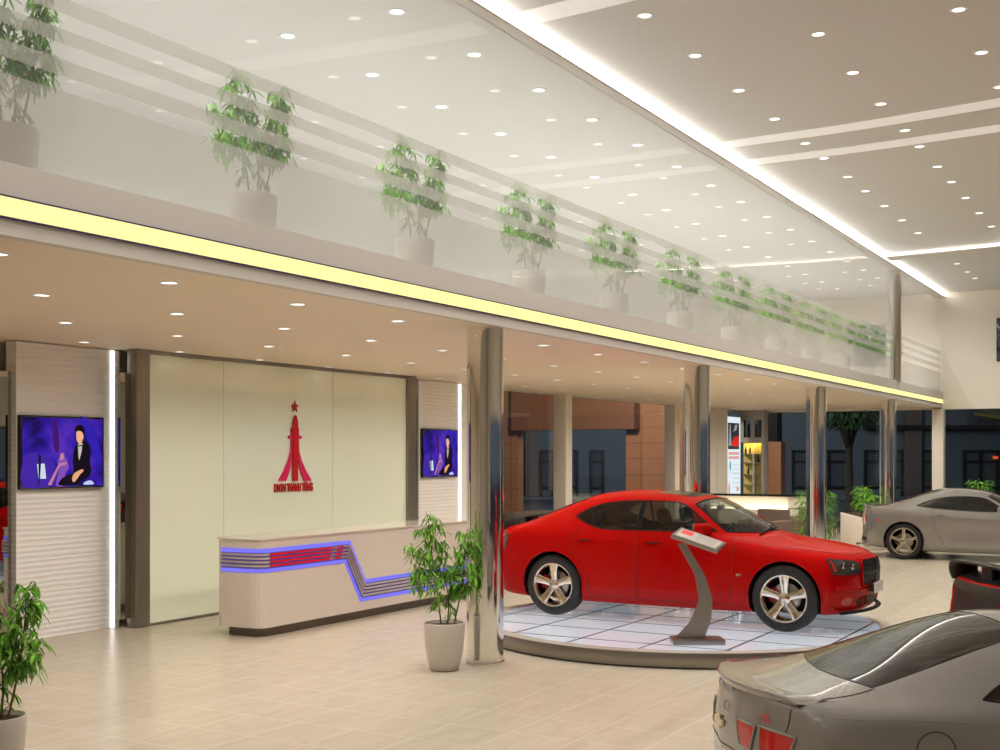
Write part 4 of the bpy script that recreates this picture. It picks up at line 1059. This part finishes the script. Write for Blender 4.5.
# stepped stripe: centre-line offsets from the top edge of the band
def stripe(o0, o1, proj, x_start, x_end, ext=True):
    """strip between offsets o0..o1 below the top line; stepped down half way"""
    za, zb = 1.02, .50; xs, xe = 1.64, 1.97
    def top(o): # corner points of a line at offset o below the top line
        k = (xe-xs)/(za-zb); d = o*(math.sqrt(1+k*k)-k)*-1
        return [(x_start, za-o), (xs+d*.75, za-o), (xe+d*.75, zb-o), (x_end, zb-o)]
    A, B = top(o0), top(o1); mb = MB()
    for i in range(3):
        if A[i][0] >= x_end: break
        q = [A[i], A[i+1], B[i+1], B[i]]
        q = [(min(x, x_end), z) for x, z in q]
        vs = [(x, -proj, z) for x, z in q]+[(x, .002, z) for x, z in q]
        mb.add(vs, [(0, 3, 2, 1), (4, 5, 6, 7), (0, 1, 5, 4), (1, 2, 6, 5), (2, 3, 7, 6), (3, 0, 4, 7)])
    return mb
recess = pbsdf('stripe_glow', (.06, .05, .10), .4, emit=(.12, .10, .55), estr=.35)  # violet-blue glow between the bars is put in as emission on the bed
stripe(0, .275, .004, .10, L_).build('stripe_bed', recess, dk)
stripe(.0, .048, .006, .10, L_).build('blue_light', GLOW_B, dk)
stripe(.232, .275, .006, .10, L_).build('blue_light', GLOW_B, dk)
CY = emis('cyan_light', (.05, .65, 1.0), 1.0)
for k in range(4):
    o = .058+.043*k
    stripe(o, o+.022, .028, .10, L_).build('metal_bar', SILV, dk)
    # red lacquered length of the bar on the upper run
    mb = MB(); mb.box(.10, 1.26-.02*k, -.033, -.02, 1.02-o-.023, 1.02-o+.001); mb.build('red_bar', RED_L, dk)
    mb = MB(); mb.box(1.36-.02*k, 1.48-.02*k, -.033, -.02, 1.02-o-.023, 1.02-o+.001)
    mb.build('red_bar', RED_L, dk)
# wrap around the near end
for (o0, o1, mt, pr_) in ((0, .275, recess, .004), (.0, .048, GLOW_B, .006), (.232, .275, GLOW_B, .006), (.058, .080, SILV, .026), (.101, .123, SILV, .026), (.144, .166, SILV, .026), (.187, .209, SILV, .026)):
    mb = MB(); zt, zb = 1.02-o0, 1.02-o1
    e = [(.10, 0), (.04, .015), (.005, .045), (-.018, .09), (-.03, .16), (-.05, .58)]
    nn = [(-.1, -.99), (-.4, -.9), (-.7, -.7), (-.9, -.4), (-.98, -.12), (-.99, -.05)]
    P = [[(x+nx*pr_*t, y+ny*pr_*t, z) for (t, z) in ((0, zt), (1, zt), (1, zb), (0, zb))] for (x, y), (nx, ny) in zip(e, nn)]
    mb.grid(P); mb.build('end_stripe', mt, dk)

# ============================================================ plants
def leaf_verts(p, d, L, w, droop):
    """narrow pointed leaf: two rows of quads, drooping towards the tip"""
    d = d.normalized(); s = d.cross(Vector((0, 0, 1)))
    if s.length < .05: s = Vector((1, 0, 0))
    s.normalize(); pts = []; cur = p.copy(); dd = d.copy()
    W = (.25, 1, .75, 0); out = []
    for k in range(4):
        n_ = s.cross(dd).normalized()
        out.append((cur+s*w*W[k]-n_*w*.25*W[k], cur.copy(), cur-s*w*W[k]-n_*w*.25*W[k]))
        dd = (dd+Vector((0, 0, -droop))).normalized(); cur = cur+dd*(L/3)
    return out
def add_leaf(mb, p, d, L, w, droop=.35):
    R = leaf_verts(p, d, L, w, droop); vs = [q for r in R[:3] for q in r]+[R[3][1]]
    mb.add(vs, [(0, 3, 4, 1), (1, 4, 5, 2), (3, 6, 7, 4), (4, 7, 8, 5), (6, 9, 7), (7, 9, 8)])
def make_plant(seed):
    rnd = random.Random(seed)
    root = empty('potted_plant')
    mb = MB(); mb.lathe([(0, 0), (.125, 0), (.142, .012), (.165, .10), (.186, .22), (.198, .36), (.20, .455), (.196, .465), (.188, .46), (.184, .42), (0, .42)], 40); mb.build('pot', POT, root)
    mb = MB(); mb.lathe([(0, .445), (.10, .44), (.186, .43)], 24); mb.build('soil', SOIL, root)
    ms = MB(); ml = MB(); ml.smooth = True
    stems = [([(-.03, 0, .43), (-.07, .01, .75), (-.12, .0, 1.1), (-.15, .0, 1.42), (-.18, .02, 1.54)], .95),
             ([(.03, .02, .43), (.04, .03, .7), (-.01, .06, .95), (.03, .05, 1.15)], .8),
             ([(.09, -.02, .43), (.15, -.02, .7), (.19, .0, 1.0), (.20, .02, 1.25), (.18, .0, 1.33)], .9)]
    for pts, _ in stems:
        P = smooth_poly(pts, 5, False); ms.tube(P, [.009*(1-.7*i/len(P)) for i in range(len(P))], 6)
    def spray(c, n, Lr=(.085, .145)):
        for _ in range(n):
            a = rnd.uniform(0, 2*PI); up = rnd.uniform(-.9, .5)
            add_leaf(ml, c+Vector((rnd.uniform(-.02, .02), rnd.uniform(-.02, .02), rnd.uniform(-.02, .02))), Vector((math.cos(a), math.sin(a), up)), rnd.uniform(*Lr), rnd.uniform(.008, .0125), rnd.uniform(.25, .6))
    def cluster(cx, cy, z0, z1, r, count, n=6, dens=None):
        for i in range(count):
            t = rnd.random(); z = z0+(z1-z0)*t
            rr = r(t) if callable(r) else r
            a = rnd.uniform(0, 2*PI); q = rr*math.sqrt(rnd.random())
            c = Vector((cx+q*math.cos(a), cy+q*.8*math.sin(a), z+rnd.uniform(-.03, .03)))
            if rnd.random() < .5: ms.tube([(cx+(c.x-cx)*.2, cy+(c.y-cy)*.2, z-.05), tuple(c)], .0022, 4, cap=False)
            spray(c, n)
    cluster(-.14, 0, .78, 1.50, lambda t: .19*(1-t)**.45+.05, 92)
    cluster(.20, 0, .72, 1.34, lambda t: .15*(1-t*.8)**.5+.03, 74)
    cluster(.02, .02, .66, 1.05, .17, 20, 5)
    cluster(-.26, .0, .70, 1.0, .08, 8, 5)
    cluster(0, 0, .50, .66, .17, 6, 5)
    for _ in range(5): spray(Vector((-.37+rnd.uniform(0, .06), rnd.uniform(-.05, .05), rnd.uniform(1.17, 1.24))), 3)
    ms.build('stem', STEM, root); ml.build('foliage', LEAF, root)
    return root
plant0 = make_plant(3)
def place_plant(x, y, z, label, group=None, rz=-PI/3, s=1., first=[True]):
    p = plant0 if first[0] else copy_tree(plant0); first[0] = False
    p.location = (x, y, z); p.rotation_euler = (0, 0, rz); p.scale = (s, s, s); tag(p, label, 'plant', group); return p
place_plant(9.93, 6.36, 0, 'leafy green plant in a grey pot in front of the reception desk')
place_plant(5.06, 6.64, 0, 'leafy green plant in a grey pot at the left edge beside the first chrome column', s=.94)
gx = [5.02+2.28*i for i in range(12)]
for i, x in enumerate(gx):
    place_plant(x, 6.47, 3.706, 'potted leafy plant behind the frosted balcony glass, %s from the left' % ORD[i], 'potted plants along the balcony', s=.95)

# ============================================================ turntable
PX, PY, PR = 13.31, 5.23, 2.38
tt = empty('turntable', (PX, PY, 0)); tag(tt, 'round steel-edged turntable with lit white glass tiles under the red car', 'turntable')
mb = MB(); mb.lathe([(0, .02), (PR-.03, .02), (PR-.03, 0), (PR-.05, 0)], 96); mb.lathe([(PR-.06, 0), (PR-.06, .02)], 96); mb.build('base', ALU_D, tt)
mb = MB(); mb.lathe([(PR-.004, .018), (PR, .022), (PR, .150), (PR-.006, .158), (PR-.012, .16)], 128); mb.build('steel_rim', ALU, tt)
mb = MB(); mb.lathe([(PR-.012, .16), (PR-.17, .1605), (PR-.17, .14)], 128); mb.build('top_ring', pbsdf('ring_cream', (.60, .54, .47), .25, coat=.3), tt)
TILE = pbsdf('lit_glass_tile', (.50, .54, .62), .03, spec=.6, coat=.5, emit=(.80, .90, 1.0), estr=.30)
mb = MB(); mb.lathe([(PR-.165, .02), (PR-.165, .1605), (0, .1605)], 128, smooth=False); mb.build('glass_tiles', TILE, tt)
mb = MB(); w = .011
q = PR-.17
def chord(t): return math.sqrt(max(q*q-t*t, 0))
for k in range(-3, 4):
    t = .21+k*.68      # across lines of constant x
    if abs(t) < q: c = chord(t); mb.box(t-w, t+w, -c, c, .1606, .1625)
for k in range(-4, 5):
    t = k*.80+.4
    if abs(t) < q: c = chord(t); mb.box(-c, c, t-w, t+w, .1606, .1625)
mb.build('tile_joints', pbsdf('joint_black', (.02, .02, .02), .4), tt)

# ============================================================ information stand on the turntable
kx, ky = 11.77, 4.46
ks = empty('information_stand', (kx, ky, .1625), -PI/3); tag(ks, 'curved brushed metal information stand in front of the red car', 'stand')
mb = MB(); mb.rbox(-.26, .27, -.16, .16, 0, .05, .006); mb.build('base_plate', ALU, ks)
def post_xw(z):
    K = [(.05, -.07, .145), (.23, .05, .095), (.45, .095, .068), (.70, .035, .048), (.94, -.105, .042), (1.05, -.17, .04)]
    for (z0, x0, w0), (z1, x1, w1) in zip(K, K[1:]):
        if z <= z1 or z1 == 1.05:
            t = (z-z0)/(z1-z0); t = t; return x0+(x1-x0)*t, w0+(w1-w0)*t
P = []
for t in [i/14 for i in range(15)]:
    z = .05+.97*t
    x, w = post_xw(z)
    P.append([(x-w, -.03, z), (x+w, -.03, z), (x+w, .03, z), (x-w, .03, z), (x-w, -.03, z)])
mb = MB(); mb.grid(P); 
for f in range(len(mb.sm)): mb.sm[f] = False
mb.build('curved_post', ALU, ks)
T = Matrix.Translation((.02, 0, 1.055)) @ Matrix.Rotation(.20, 4, 'Y') @ Matrix.Rotation(.30, 4, 'X') @ Matrix.Rotation(-.42, 4, 'Z')
mb = MB(); mb.rbox(-.25, .25, -.16, .16, -.02, .02, .006, T); tp = mb.build('display_board', ALU, ks)
mb = MB(); mb.box(-.22, .22, -.13, .13, .0205, .022, T); mb.build('information_sheet', pbsdf('sheet', (.42, .36, .32), .3), tp)
mb = MB(); mb.box(-.20, -.08, -.02, .11, .0225, .0235, T); mb.build('sheet_picture', RED_L, tp)
mb = MB()
for k in range(5): mb.box(-.03, .18, .09-k*.045, .105-k*.045, .0225, .0235, T)
mb.build('sheet_lines', pbsdf('print_grey', (.25, .22, .2), .5), tp)

# ============================================================ cars
sal = make_saloon(PAINT_RED); sal.location = (13.83, 5.28, .1625); sal.rotation_euler = (0, 0, -PI/2)
tag(sal, 'shiny red four-door saloon with a black rear wing on the round turntable', 'car')
s2 = copy_tree(sal); s2.location = (11.9, -.40, 0); s2.rotation_euler = (0, 0, math.radians(-58))
tag(s2, 'red car with a black rear wing, its tail showing behind the silver coupe roof', 'car')
cp = make_coupe(PAINT_SILVER); cp.location = (25.92, 3.67, 0); cp.rotation_euler = (0, 0, math.radians(-90))
for k in list(cp.children):
    if k.name.startswith('fuel_flap'): FL = k
tag(cp, 'silver two-door coupe parked side-on in the distance at the right edge', 'car')
c2 = copy_tree(cp); bpy.data.objects.remove(FL); c2.location = (7.24, .40, 0); c2.rotation_euler = (0, 0, math.radians(-56.6)); c2.scale = (.88, .88, .88)
tag(c2, 'large silver coupe in the lower right corner seen from behind', 'car')

# ============================================================ lounge, bar and planters at the far end
def armchair(x, y, rz, label, m1, m2):
    r = empty('armchair', (x, y, 0), rz); tag(r, label, 'armchair', 'lounge armchairs')
    mb = MB(); mb.rbox(-.36, .40, -.30, .30, .26, .44, .04); mb.build('seat_cushion', m2, r)
    mb = MB(); mb.rbox(-.45, -.25, -.38, .38, .10, .86, .04); mb.build('backrest', m1, r)
    for s in (1, -1): mb = MB(); mb.rbox(-.42, .42, s*.38-.08, s*.38+.08, .08, .62, .03); mb.build('armrest', m1, r)
    mb = MB(); mb.rbox(-.42, .42, -.38, .38, .07, .26, .02); mb.build('seat_base', m1, r)
    for a in (-.36, .36):
        for b in (-.36, .36): mb = MB(); mb.rbox(a-.03, a+.03, b-.03, b+.03, 0, .08, .005); mb.build('foot', MATS['dark_trim'], r)
armchair(26.6, 8.44, PI*.92, 'brown armchair with a tall back in front of the bar', SOFA, SOFAL)
armchair(28.4, 8.35, PI*.5, 'brown armchair side-on, right of the tall-backed one', SOFA, SOFAL)
armchair(25.9, 9.9, PI*.8, 'brown armchair seen through the red car windows', SOFA, SOFAL)
ft = empty('coffee_table', (25.3, 8.8, 0)); tag(ft, 'low glass coffee table among the lounge armchairs', 'table')
mb = MB(); mb.rbox(-.45, .45, -.3, .3, .38, .41, .01); mb.build('tabletop', MATS['black_gloss'], ft)
for a in (-.4, .4):
    for b in (-.25, .25): mb = MB(); mb.tube([(a, b, 0), (a, b, .385)], .02); mb.build('leg', ALU, ft)
br = empty('bar_counter', (29.9, 9.0, 0)); tag(br, 'cream bar counter with a black top and a glowing lower panel', 'counter')
mb = MB(); mb.prism([(0, -.1), (0, 1.9), (.7, 1.9), (.7, -.4), (.35, -.4)], .75, 1.04); mb.build('upper_panel', CREAM, br)
mb = MB(); mb.prism([(-.04, -.14), (-.04, 1.95), (.75, 1.95), (.75, -.45), (.33, -.45)], 1.04, 1.09); mb.build('bar_top', MATS['black_gloss'], br)
mb = MB(); mb.prism([(-.28, -.2), (-.28, 1.9), (.6, 1.9), (.6, -.6), (.2, -.6)], 0, .72); mb.build('lower_panel', CREAM, br)
mb = MB(); mb.box(-.24, -.02, -.1, 1.85, .725, .745); mb.build('light_strip', emis('warm_strip', (1, .85, .55), 6), br)
for i, (x, y) in enumerate(((30.4, 7.75), (31.2, 7.85), (32.0, 7.95), (32.8, 8.05), (33.0, 7.0))):
    c = empty('lounge_chair', (x, y, 0), PI*.55); tag(c, ('black leaning-back chair behind the cream planter, %s of the row' % ORD[i]) if i < 4 else 'black chair right of the column beside the cream planter', 'chair', 'black chairs by the end glazing')
    mb = MB(); mb.rbox(-.25, .25, -.22, .22, .40, .47, .03); mb.build('seat', MATS['seat_dark'], c)
    mb = MB(); mb.rbox(-.05, .03, -.22, .22, 0, .58, .03, Matrix.Translation((-.22, 0, .44)) @ Matrix.Rotation(-.3, 4, 'Y')); mb.build('backrest', MATS['seat_dark'], c)
    for a in (-.22, .22):
        for b in (-.19, .19): mb = MB(); mb.tube([(a, b, 0), (a, b, .42)], .014); mb.build('leg', ALU_D, c)
# planters
BUSH = random.Random(5)
def bush(parent, cx, cy, z0, z1, rx, ry, n, name='foliage', L=(.10, .17), w=(.012, .02)):
    mb = MB(); mb.smooth = True
    for _ in range(n):
        a = BUSH.uniform(0, 2*PI); q = math.sqrt(BUSH.random()); z = BUSH.uniform(z0, z1)
        add_leaf(mb, Vector((cx+rx*q*math.cos(a), cy+ry*q*math.sin(a), z)), Vector((math.cos(a), math.sin(a), BUSH.uniform(-.6, .8))), BUSH.uniform(*L), BUSH.uniform(*w), .4)
    return mb.build(name, LEAF, parent)
def planter(x, y, rz, L, label):
    r = empty('planter', (x, y, 0), rz); tag(r, label, 'planter')
    mb = MB(); mb.rbox(-L/2, L/2, -.25, .25, 0, .70, .01); mb.build('trough', CREAM, r)
    mb = MB(); mb.box(-L/2+.04, L/2-.04, -.21, .21, .70, .71); mb.build('soil', SOIL, r)
    return r
p1 = planter(28.25, 6.68, math.radians(25), 2.5, 'low cream planter wall left of the distant silver coupe')
def hedge_plant(x, y, z, s, rx, h, n, label):
    r = empty('leafy_plant', (x, y, z)); tag(r, label, 'plant')
    bush(r, 0, 0, .15, h, rx, rx, n)
    mb = MB()
    for k in range(4): mb.tube([(0.02*k-.03, 0, 0), (.06*k-.09, .03*k, h*.75)], .008, 5)
    mb.build('stem', STEM, r)
hedge_plant(28.5, 6.74, .712, 1, .20, .66, 260, 'bushy green plant in the cream planter, left of the column')
hedge_plant(27.6, 6.38, .712, 1, .20, .5, 220, 'bushy green plant in the cream planter, right of the column')
r = empty('climbing_plant', (23.62, 6.50, 0)); tag(r, 'dense tall green plant behind the chrome column near the lounge', 'plant')
bush(r, 0, 0, .25, 1.38, .34, .38, 900); mb = MB(); mb.lathe([(0, 0), (.2, 0), (.24, .32), (.21, .32), (.2, .28), (0, .28)], 24); mb.build('pot', POT, r)
p2 = planter(32.6, 4.2, math.radians(-80), 2.0, 'low cream planter behind the roof of the distant silver coupe')
hedge_plant(32.5, 4.75, .712, 1, .3, .75, 260, 'bushy green plant showing above the roof of the distant silver coupe')
hedge_plant(32.62, 3.95, .712, 1, .2, .55, 160, 'smaller green plant showing above the roof of the distant silver coupe')

# lightbox, wall piece, display cabinet at the end of the bar
mb = MB(); mb.box(31.1, 32.5, 11.40, 11.9, 0, ZL); mb.box(31.62, 31.66, 11.38, 11.40, 0, ZL); tag(mb.build('wall_pier', CREAM), 'cream wall pier left of the lit poster', 'pier')
lb = empty('light_box_poster', (32.52, 11.45, .85)); tag(lb, 'tall backlit poster with red car picture beside the bar', 'poster')
mb = MB(); mb.rbox(0, 1.26, 0, .1, 0, 2.36, .01); mb.build('case', pbsdf('teal_case', (.10, .35, .32), .3), lb)
mb = MB(); mb.box(.04, 1.22, -.006, 0, .04, 2.32); mb.build('lit_sheet', emis('lit_sheet', (.80, .90, .95), .95), lb)
mb = MB(); mb.box(.15, 1.10, -.010, -.006, 1.40, 2.15); mb.build('picture', emis('pic_dark', (.03, .03, .035), 1), lb)
mb = MB(); M = Matrix(((1, 0, 0, 0), (0, 0, -1, -.010), (0, 1, 0, 0), (0, 0, 0, 1)))
mb.prism(smooth_poly([(.45, 1.5), (.5, 1.62), (.7, 1.75), (.95, 1.78), (1.07, 1.68), (1.05, 1.5)], 3), 0, .003, M); mb.build('picture_car', emis('pic_red', (.65, .02, .02), 1), lb)
mb = MB(); mb.prism([(.2, 1.5), (.3, 2.1), (.36, 2.1), (.42, 1.5)], 0, .003, M); mb.prism([(.6, 1.9), (.75, 2.1), (.95, 2.1), (.85, 1.95)], 0, .003, M); mb.build('picture_figures', emis('pic_grey', (.3, .32, .35), 1), lb)
mb = MB()
for k in range(2): mb.box(.2, 1.1, -.010, -.006, 1.12+k*.12, 1.2+k*.12)
mb.build('heading', emis('pic_pink', (.75, .35, .32), 1), lb)
mb = MB()
for k in range(6): mb.box(.55, 1.12, -.010, -.006, .95-k*.13, .97-k*.13)
mb.box(.1, 1.16, -.010, -.006, .72, .735)
mb.build('text_lines', emis('pic_text', (.55, .62, .66), 1), lb)
mb = MB(); mb.prism(smooth_poly([(.3, .8), (.26, .95), (.33, 1.08), (.4, .95), (.36, .8)], 3), 0, .003, M); mb.build('blue_figure', emis('pic_blue', (.15, .38, .5), 1), lb)
mb = MB(); mb.prism(smooth_poly([(.2, .14), (.18, .3), (.24, .48), (.3, .3), (.28, .14)], 3), 0, .003, M); mb.prism(smooth_poly([(.9, .2), (.88, .28), (.95, .34), (1.05, .26), (1.0, .2)], 3), 0, .003, M); mb.build('orange_figure', emis('pic_orange', (.8, .25, .12), 1), lb)
cb = empty('display_cabinet', (34.0, 10.55, 0)); tag(cb, 'tall display cabinet with yellow-lit shelves right of the lit poster', 'cabinet')
mb = MB(); mb.box(.0, .4, .28, 1.0, 2.45, ZL-.02); mb.box(.36, .4, .28, 1.0, 0, 2.45); mb.box(0, .4, .28, .36, 0, 2.45); mb.build('carcass', pbsdf('cab_grey', (.36, .32, .28), .5), cb)
mb = MB(); mb.box(.33, .36, .36, 1.0, .9, 2.45); mb.build('back_panel', pbsdf('cab_back', (.62, .50, .20), .5, emit=(.9, .62, .05), estr=.06), cb)  # weak emission adds the yellow shelf light to the panel itself
for z in (1.2, 1.5, 1.85, 2.1): mb = MB(); mb.box(.04, .33, .36, 1.0, z, z+.02); mb.build('shelf', ALU, cb)
mb = MB(); mb.box(.02, .33, .60, .62, .9, 2.45); mb.build('divider', CREAM, cb)
for y in (.45, .78): mb = MB(); mb.box(-.01, 0, y-.1, y+.1, 2.6, 3.1); mb.build('black_panel', MATS['black_gloss'], cb)
for i, (y, z) in enumerate(((.75, 2.12), (.88, 2.12), (.5, 1.87), (.8, 1.52))):
    mb = MB(); mb.lathe([(0, 0), (.03, 0), (.03, .13), (.012, .18), (.012, .24), (0, .24)], 12); b = mb.build('bottle', MATS['black_gloss'], None, (34.18, 10.55+y, z)); tag(b, ('dark bottle on the top shelf of the lit cabinet, left one', 'dark bottle on the top shelf of the lit cabinet, right one', 'dark bottle on the second shelf of the lit cabinet', 'dark bottle on the lowest bottle shelf of the lit cabinet')[i] , 'bottle', 'bottles in the lit cabinet')
L = bpy.data.lights.new('cabinet_lamp', 'AREA'); L.size = .5; L.energy = 6; L.color = (1, .75, .15); lo = bpy.data.objects.new('cabinet_lamp', L); COL.objects.link(lo); lo.parent = cb; lo.location = (.15, .7, 2.42)
mb = MB(); mb.rbox(0, .06, -.5, .5, 0, 1.15, .01); t = mb.build('wall_screen', MATS['black_gloss'], None, (XE-.07, 4.12, 4.58)); tag(t, 'black framed screen high on the end wall at the right edge', 'screen')

# ============================================================ glazing at the back and the end
mb = MB(); mb.box(19.2, 31.1, YB+.10, YB+.11, 0, ZL); w = struct(mb.build('window_3', ROOM_GLASS))
mb = MB(); mb.box(XE+.1, XE+.11, -10, 11.9, 0, 3.33); w = struct(mb.build('window_4', ROOM_GLASS))

# ============================================================ outside (night street)
mb = MB(); mb.box(-20, 110, -70, 80, -.15, -.105); struct(mb.build('ground', ROAD))
# wood-clad block outside, square to the hall, with a big opening
WX = 37.5
mb = MB()
yl = y_on(503, WX); y1 = y_on(518, WX); y2 = y_on(626, WX); y3 = y_on(712, WX)
mb.box(WX, WX+.4, y1, yl+.35, -.1, 6); mb.box(WX, WX+.4, y3, y2, -.1, 6); mb.box(WX, WX+.4, y2, y1, 2.95, 6)
wb = mb.build('wood_clad_building', WOOD); tag(wb, 'brown wood-clad wall outside with a large dark opening', 'building')
mb = MB(); ya = y_on(511, WX-.5); yb = y_on(634, WX-.5); mb.box(WX-.5, WX, yb, ya, 2.95, 5.9); mb.build('bulkhead', WOODD, wb)
mb = MB()
for z in (.3, .85, 1.4, 1.95, 2.47, 3.0, 3.52): mb.box(WX-.006, WX, y1, yl+.3, z, z+.02); mb.box(WX-.006, WX, y3+.1, y2, z, z+.02)
for u in (511, 641): yy = y_on(u, WX); mb.box(WX-.007, WX, yy-.012, yy+.012, -.1, 5.9)
yy = y_on(683, WX); mb.box(WX-.007, WX, yy-.012, yy+.012, -.1, 5.9)
mb.build('board_joints', WOODD, wb)
mb = MB(); ya, yb = y_on(781, 37.0), y_on(764, 37.0); mb.box(37.0, 37.5, ya, yb, -.1, 2.5); wp = mb.build('wood_clad_pier', WOOD); tag(wp, 'narrow wood-clad pier with a dark box on top, right of the display cabinet', 'pier')
mb = MB(); mb.box(37.0, 37.5, ya+.12, yb+.12, 2.5, 4.6); mb.build('dark_box', MATS['matt_black'], wp)
for k, (lx_, ly_, lz_, e_) in enumerate(((30.5, 15.5, 5.6, 480), (34.6, 10.6, 5.0, 120))):  # unseen area lights added to brighten the wood cladding
    L = bpy.data.lights.new('wood_fill_light', 'AREA'); L.size = 1.0; L.energy = e_; L.color = (1, .88, .74); lo = bpy.data.objects.new('wood_fill_light', L); COL.objects.link(lo)
    lo.location = (lx_, ly_, lz_); lo.rotation_euler = (0, math.radians(-62), 0)
# street facade, square to the view direction across the road
fz = Vector((60*C30, 60*S30, 0))
fb = empty('street_building', (60*C30, 60*S30, -.1), -PI/3); tag(fb, 'dark night-time shopfront building across the street with black window frames', 'building')
mb = MB(); mb.box(-6, 32, 0, 1, 0, 16); mb.build('facade', NIGHT, fb)
px = lambda u: (u-500)/F*60
def shop(u0, u1, mull, zt=2.42):
    x0, x1 = px(u0), px(u1)
    mb = MB(); mb.box(x0, x1, -.02, .02, .55, zt); p = mb.build('shop_window', NIGHTG, fb)
    mb = MB(); t = .07
    mb.box(x0, x1, -.1, 0, zt-.12, zt); mb.box(x0, x1, -.1, 0, 1.80, 1.90); mb.box(x0, x1, -.1, 0, .50, .62)
    for x in [x0, x1]+[px(m) for m in mull]: mb.box(x-t, x+t, -.1, 0, .1, zt)
    mb.build('window_frame', NIGHT3, p)
for a in ((510, 526, []), (541, 553, []), (568, 577, []), (591, 603, []), (640, 662, []), (793, 846, [829]), (865, 902, []), (922, 934, []), (964, 1040, [980.5, 997])): shop(*a)
for (u0, u1) in ((525, 538), (903, 920), (672, 700)):
    mb = MB(); mb.box(px(u0), px(u1), -.3, 0, 0, 12); mb.build('pilaster', NIGHT2, fb)
mb = MB(); mb.box(px(865), 31, -.5, 0, 3.45, 3.65); mb.build('ledge', NIGHT3, fb)
mb = MB()
for k in range(40): mb.box(px(964)+k*.12, px(964)+k*.12+.02, -.48, -.45, 3.65, 4.5)
mb.box(px(964), px(964)+4.8, -.49, -.44, 4.48, 4.53); mb.build('balcony_railing', NIGHT3, fb)
mb = MB(); mb.box(px(810), px(880), -.02, .05, 3.8, 5.5); mb.build('upper_window', NIGHTG, fb)
mb = MB(); mb.box(px(992), px(997), -.14, -.1, 1.98, 2.12); mb.build('shop_sign', emis('sign_orange', (.8, .12, .03), .8), fb)
mb = MB(); mb.add([(px(970), -.55, 4.15), (px(1020), -.55, 3.75), (px(1020), -.55, 3.95), (px(970), -.55, 4.28)], [(0, 1, 2, 3)]); mb.add([(px(970), -.5, 4.15), (px(1020), -.5, 3.75), (px(1020), -.5, 3.95), (px(970), -.5, 4.28)], [(3, 2, 1, 0)]); mb.build('awning_edge', pbsdf('awning', (.35, .30, .05), .6), fb)
mb = MB(); mb.box(-6, 32, -1.2, -.02, 0, .12); mb.build('pavement', pbsdf('pave', (.16, .18, .21), .7), fb)
# street tree
tx_, td = (849-500)/F*45, 45
tr = empty('street_tree', (td*C30+tx_*S30, td*S30-tx_*C30, -.1)); tag(tr, 'street tree with a dark trunk outside the end glazing', 'tree')
mb = MB(); mb.tube(smooth_poly([(0, 0, 0), (.03, 0, 1.2), (-.02, 0, 2.1), (0, 0, 2.8)], 5, False), [.2, .18, .16, .15, .15, .15, .15, .15, .14, .14, .14, .14, .14, .14, .13, .13][:16], 10)
for (a, b, c, r) in ((-1.1, 0, 4.4, .07), (1.0, .3, 4.3, .07), (.2, -.5, 4.8, .08), (-.5, .5, 4.7, .06), (.5, -.2, 4.9, .05)):
    mb.tube([(0, 0, 2.4), (a*.45, b*.4, 3.1), (a, b, c)], [.11, .09, r], 8)
mb.build('trunk', pbsdf('bark_night', (.06, .05, .04), .9), tr)
TL = pbsdf('tree_leaf', (.05, .14, .05), .6)
mb = MB(); mb.smooth = True
for _ in range(3200):
    a = BUSH.uniform(0, 2*PI); b = BUSH.uniform(-1, 1); q = BUSH.random()**.4; cz = math.sqrt(1-b*b)
    add_leaf(mb, Vector((1.9*q*cz*math.cos(a), 1.9*q*cz*math.sin(a), 4.6+1.5*q*b)), Vector((math.cos(a), math.sin(a), BUSH.uniform(-1, .5))), BUSH.uniform(.18, .32), BUSH.uniform(.04, .07), .3)
mb.build('crown', TL, tr)
L = bpy.data.lights.new('facade_fill_light', 'AREA'); L.size = 8; L.energy = 900; L.color = (.8, .9, 1.0)  # broad area light added out of view to make the street facade visible
lo = bpy.data.objects.new('facade_fill_light', L); COL.objects.link(lo); lo.location = (45*C30+8*S30, 45*S30-8*C30, 9); lo.rotation_euler = (math.radians(50), 0, -PI/3)

# ============================================================ world, camera, view
w = bpy.data.worlds.new('World'); SC.world = w; w.use_nodes = True
bgn = w.node_tree.nodes['Background']; bgn.inputs[0].default_value = (.55, .65, .85, 1); bgn.inputs[1].default_value = .12
cam = bpy.data.cameras.new('camera'); cam.sensor_width = 36; cam.lens = 36*F/1000; cam.shift_y = (454.5-375)/1000; cam.clip_end = 500
co = bpy.data.objects.new('camera', cam); COL.objects.link(co); co.location = (0, 0, 2.1); co.rotation_euler = (PI/2, 0, math.radians(30-90))
SC.camera = co
SC.view_settings.view_transform = 'Standard'; SC.view_settings.look = 'None'; SC.view_settings.exposure = 0.0; SC.view_settings.gamma = 1
SC.view_settings.use_curve_mapping = False
cy_ = SC.cycles; cy_.use_denoising = True; cy_.max_bounces = 8; cy_.diffuse_bounces = 4; cy_.glossy_bounces = 4; cy_.transmission_bounces = 4; cy_.transparent_max_bounces = 16
cy_.sample_clamp_indirect = 4; cy_.caustics_reflective = False; cy_.caustics_refractive = False; cy_.blur_glossy = .3
cy_.use_light_tree = True
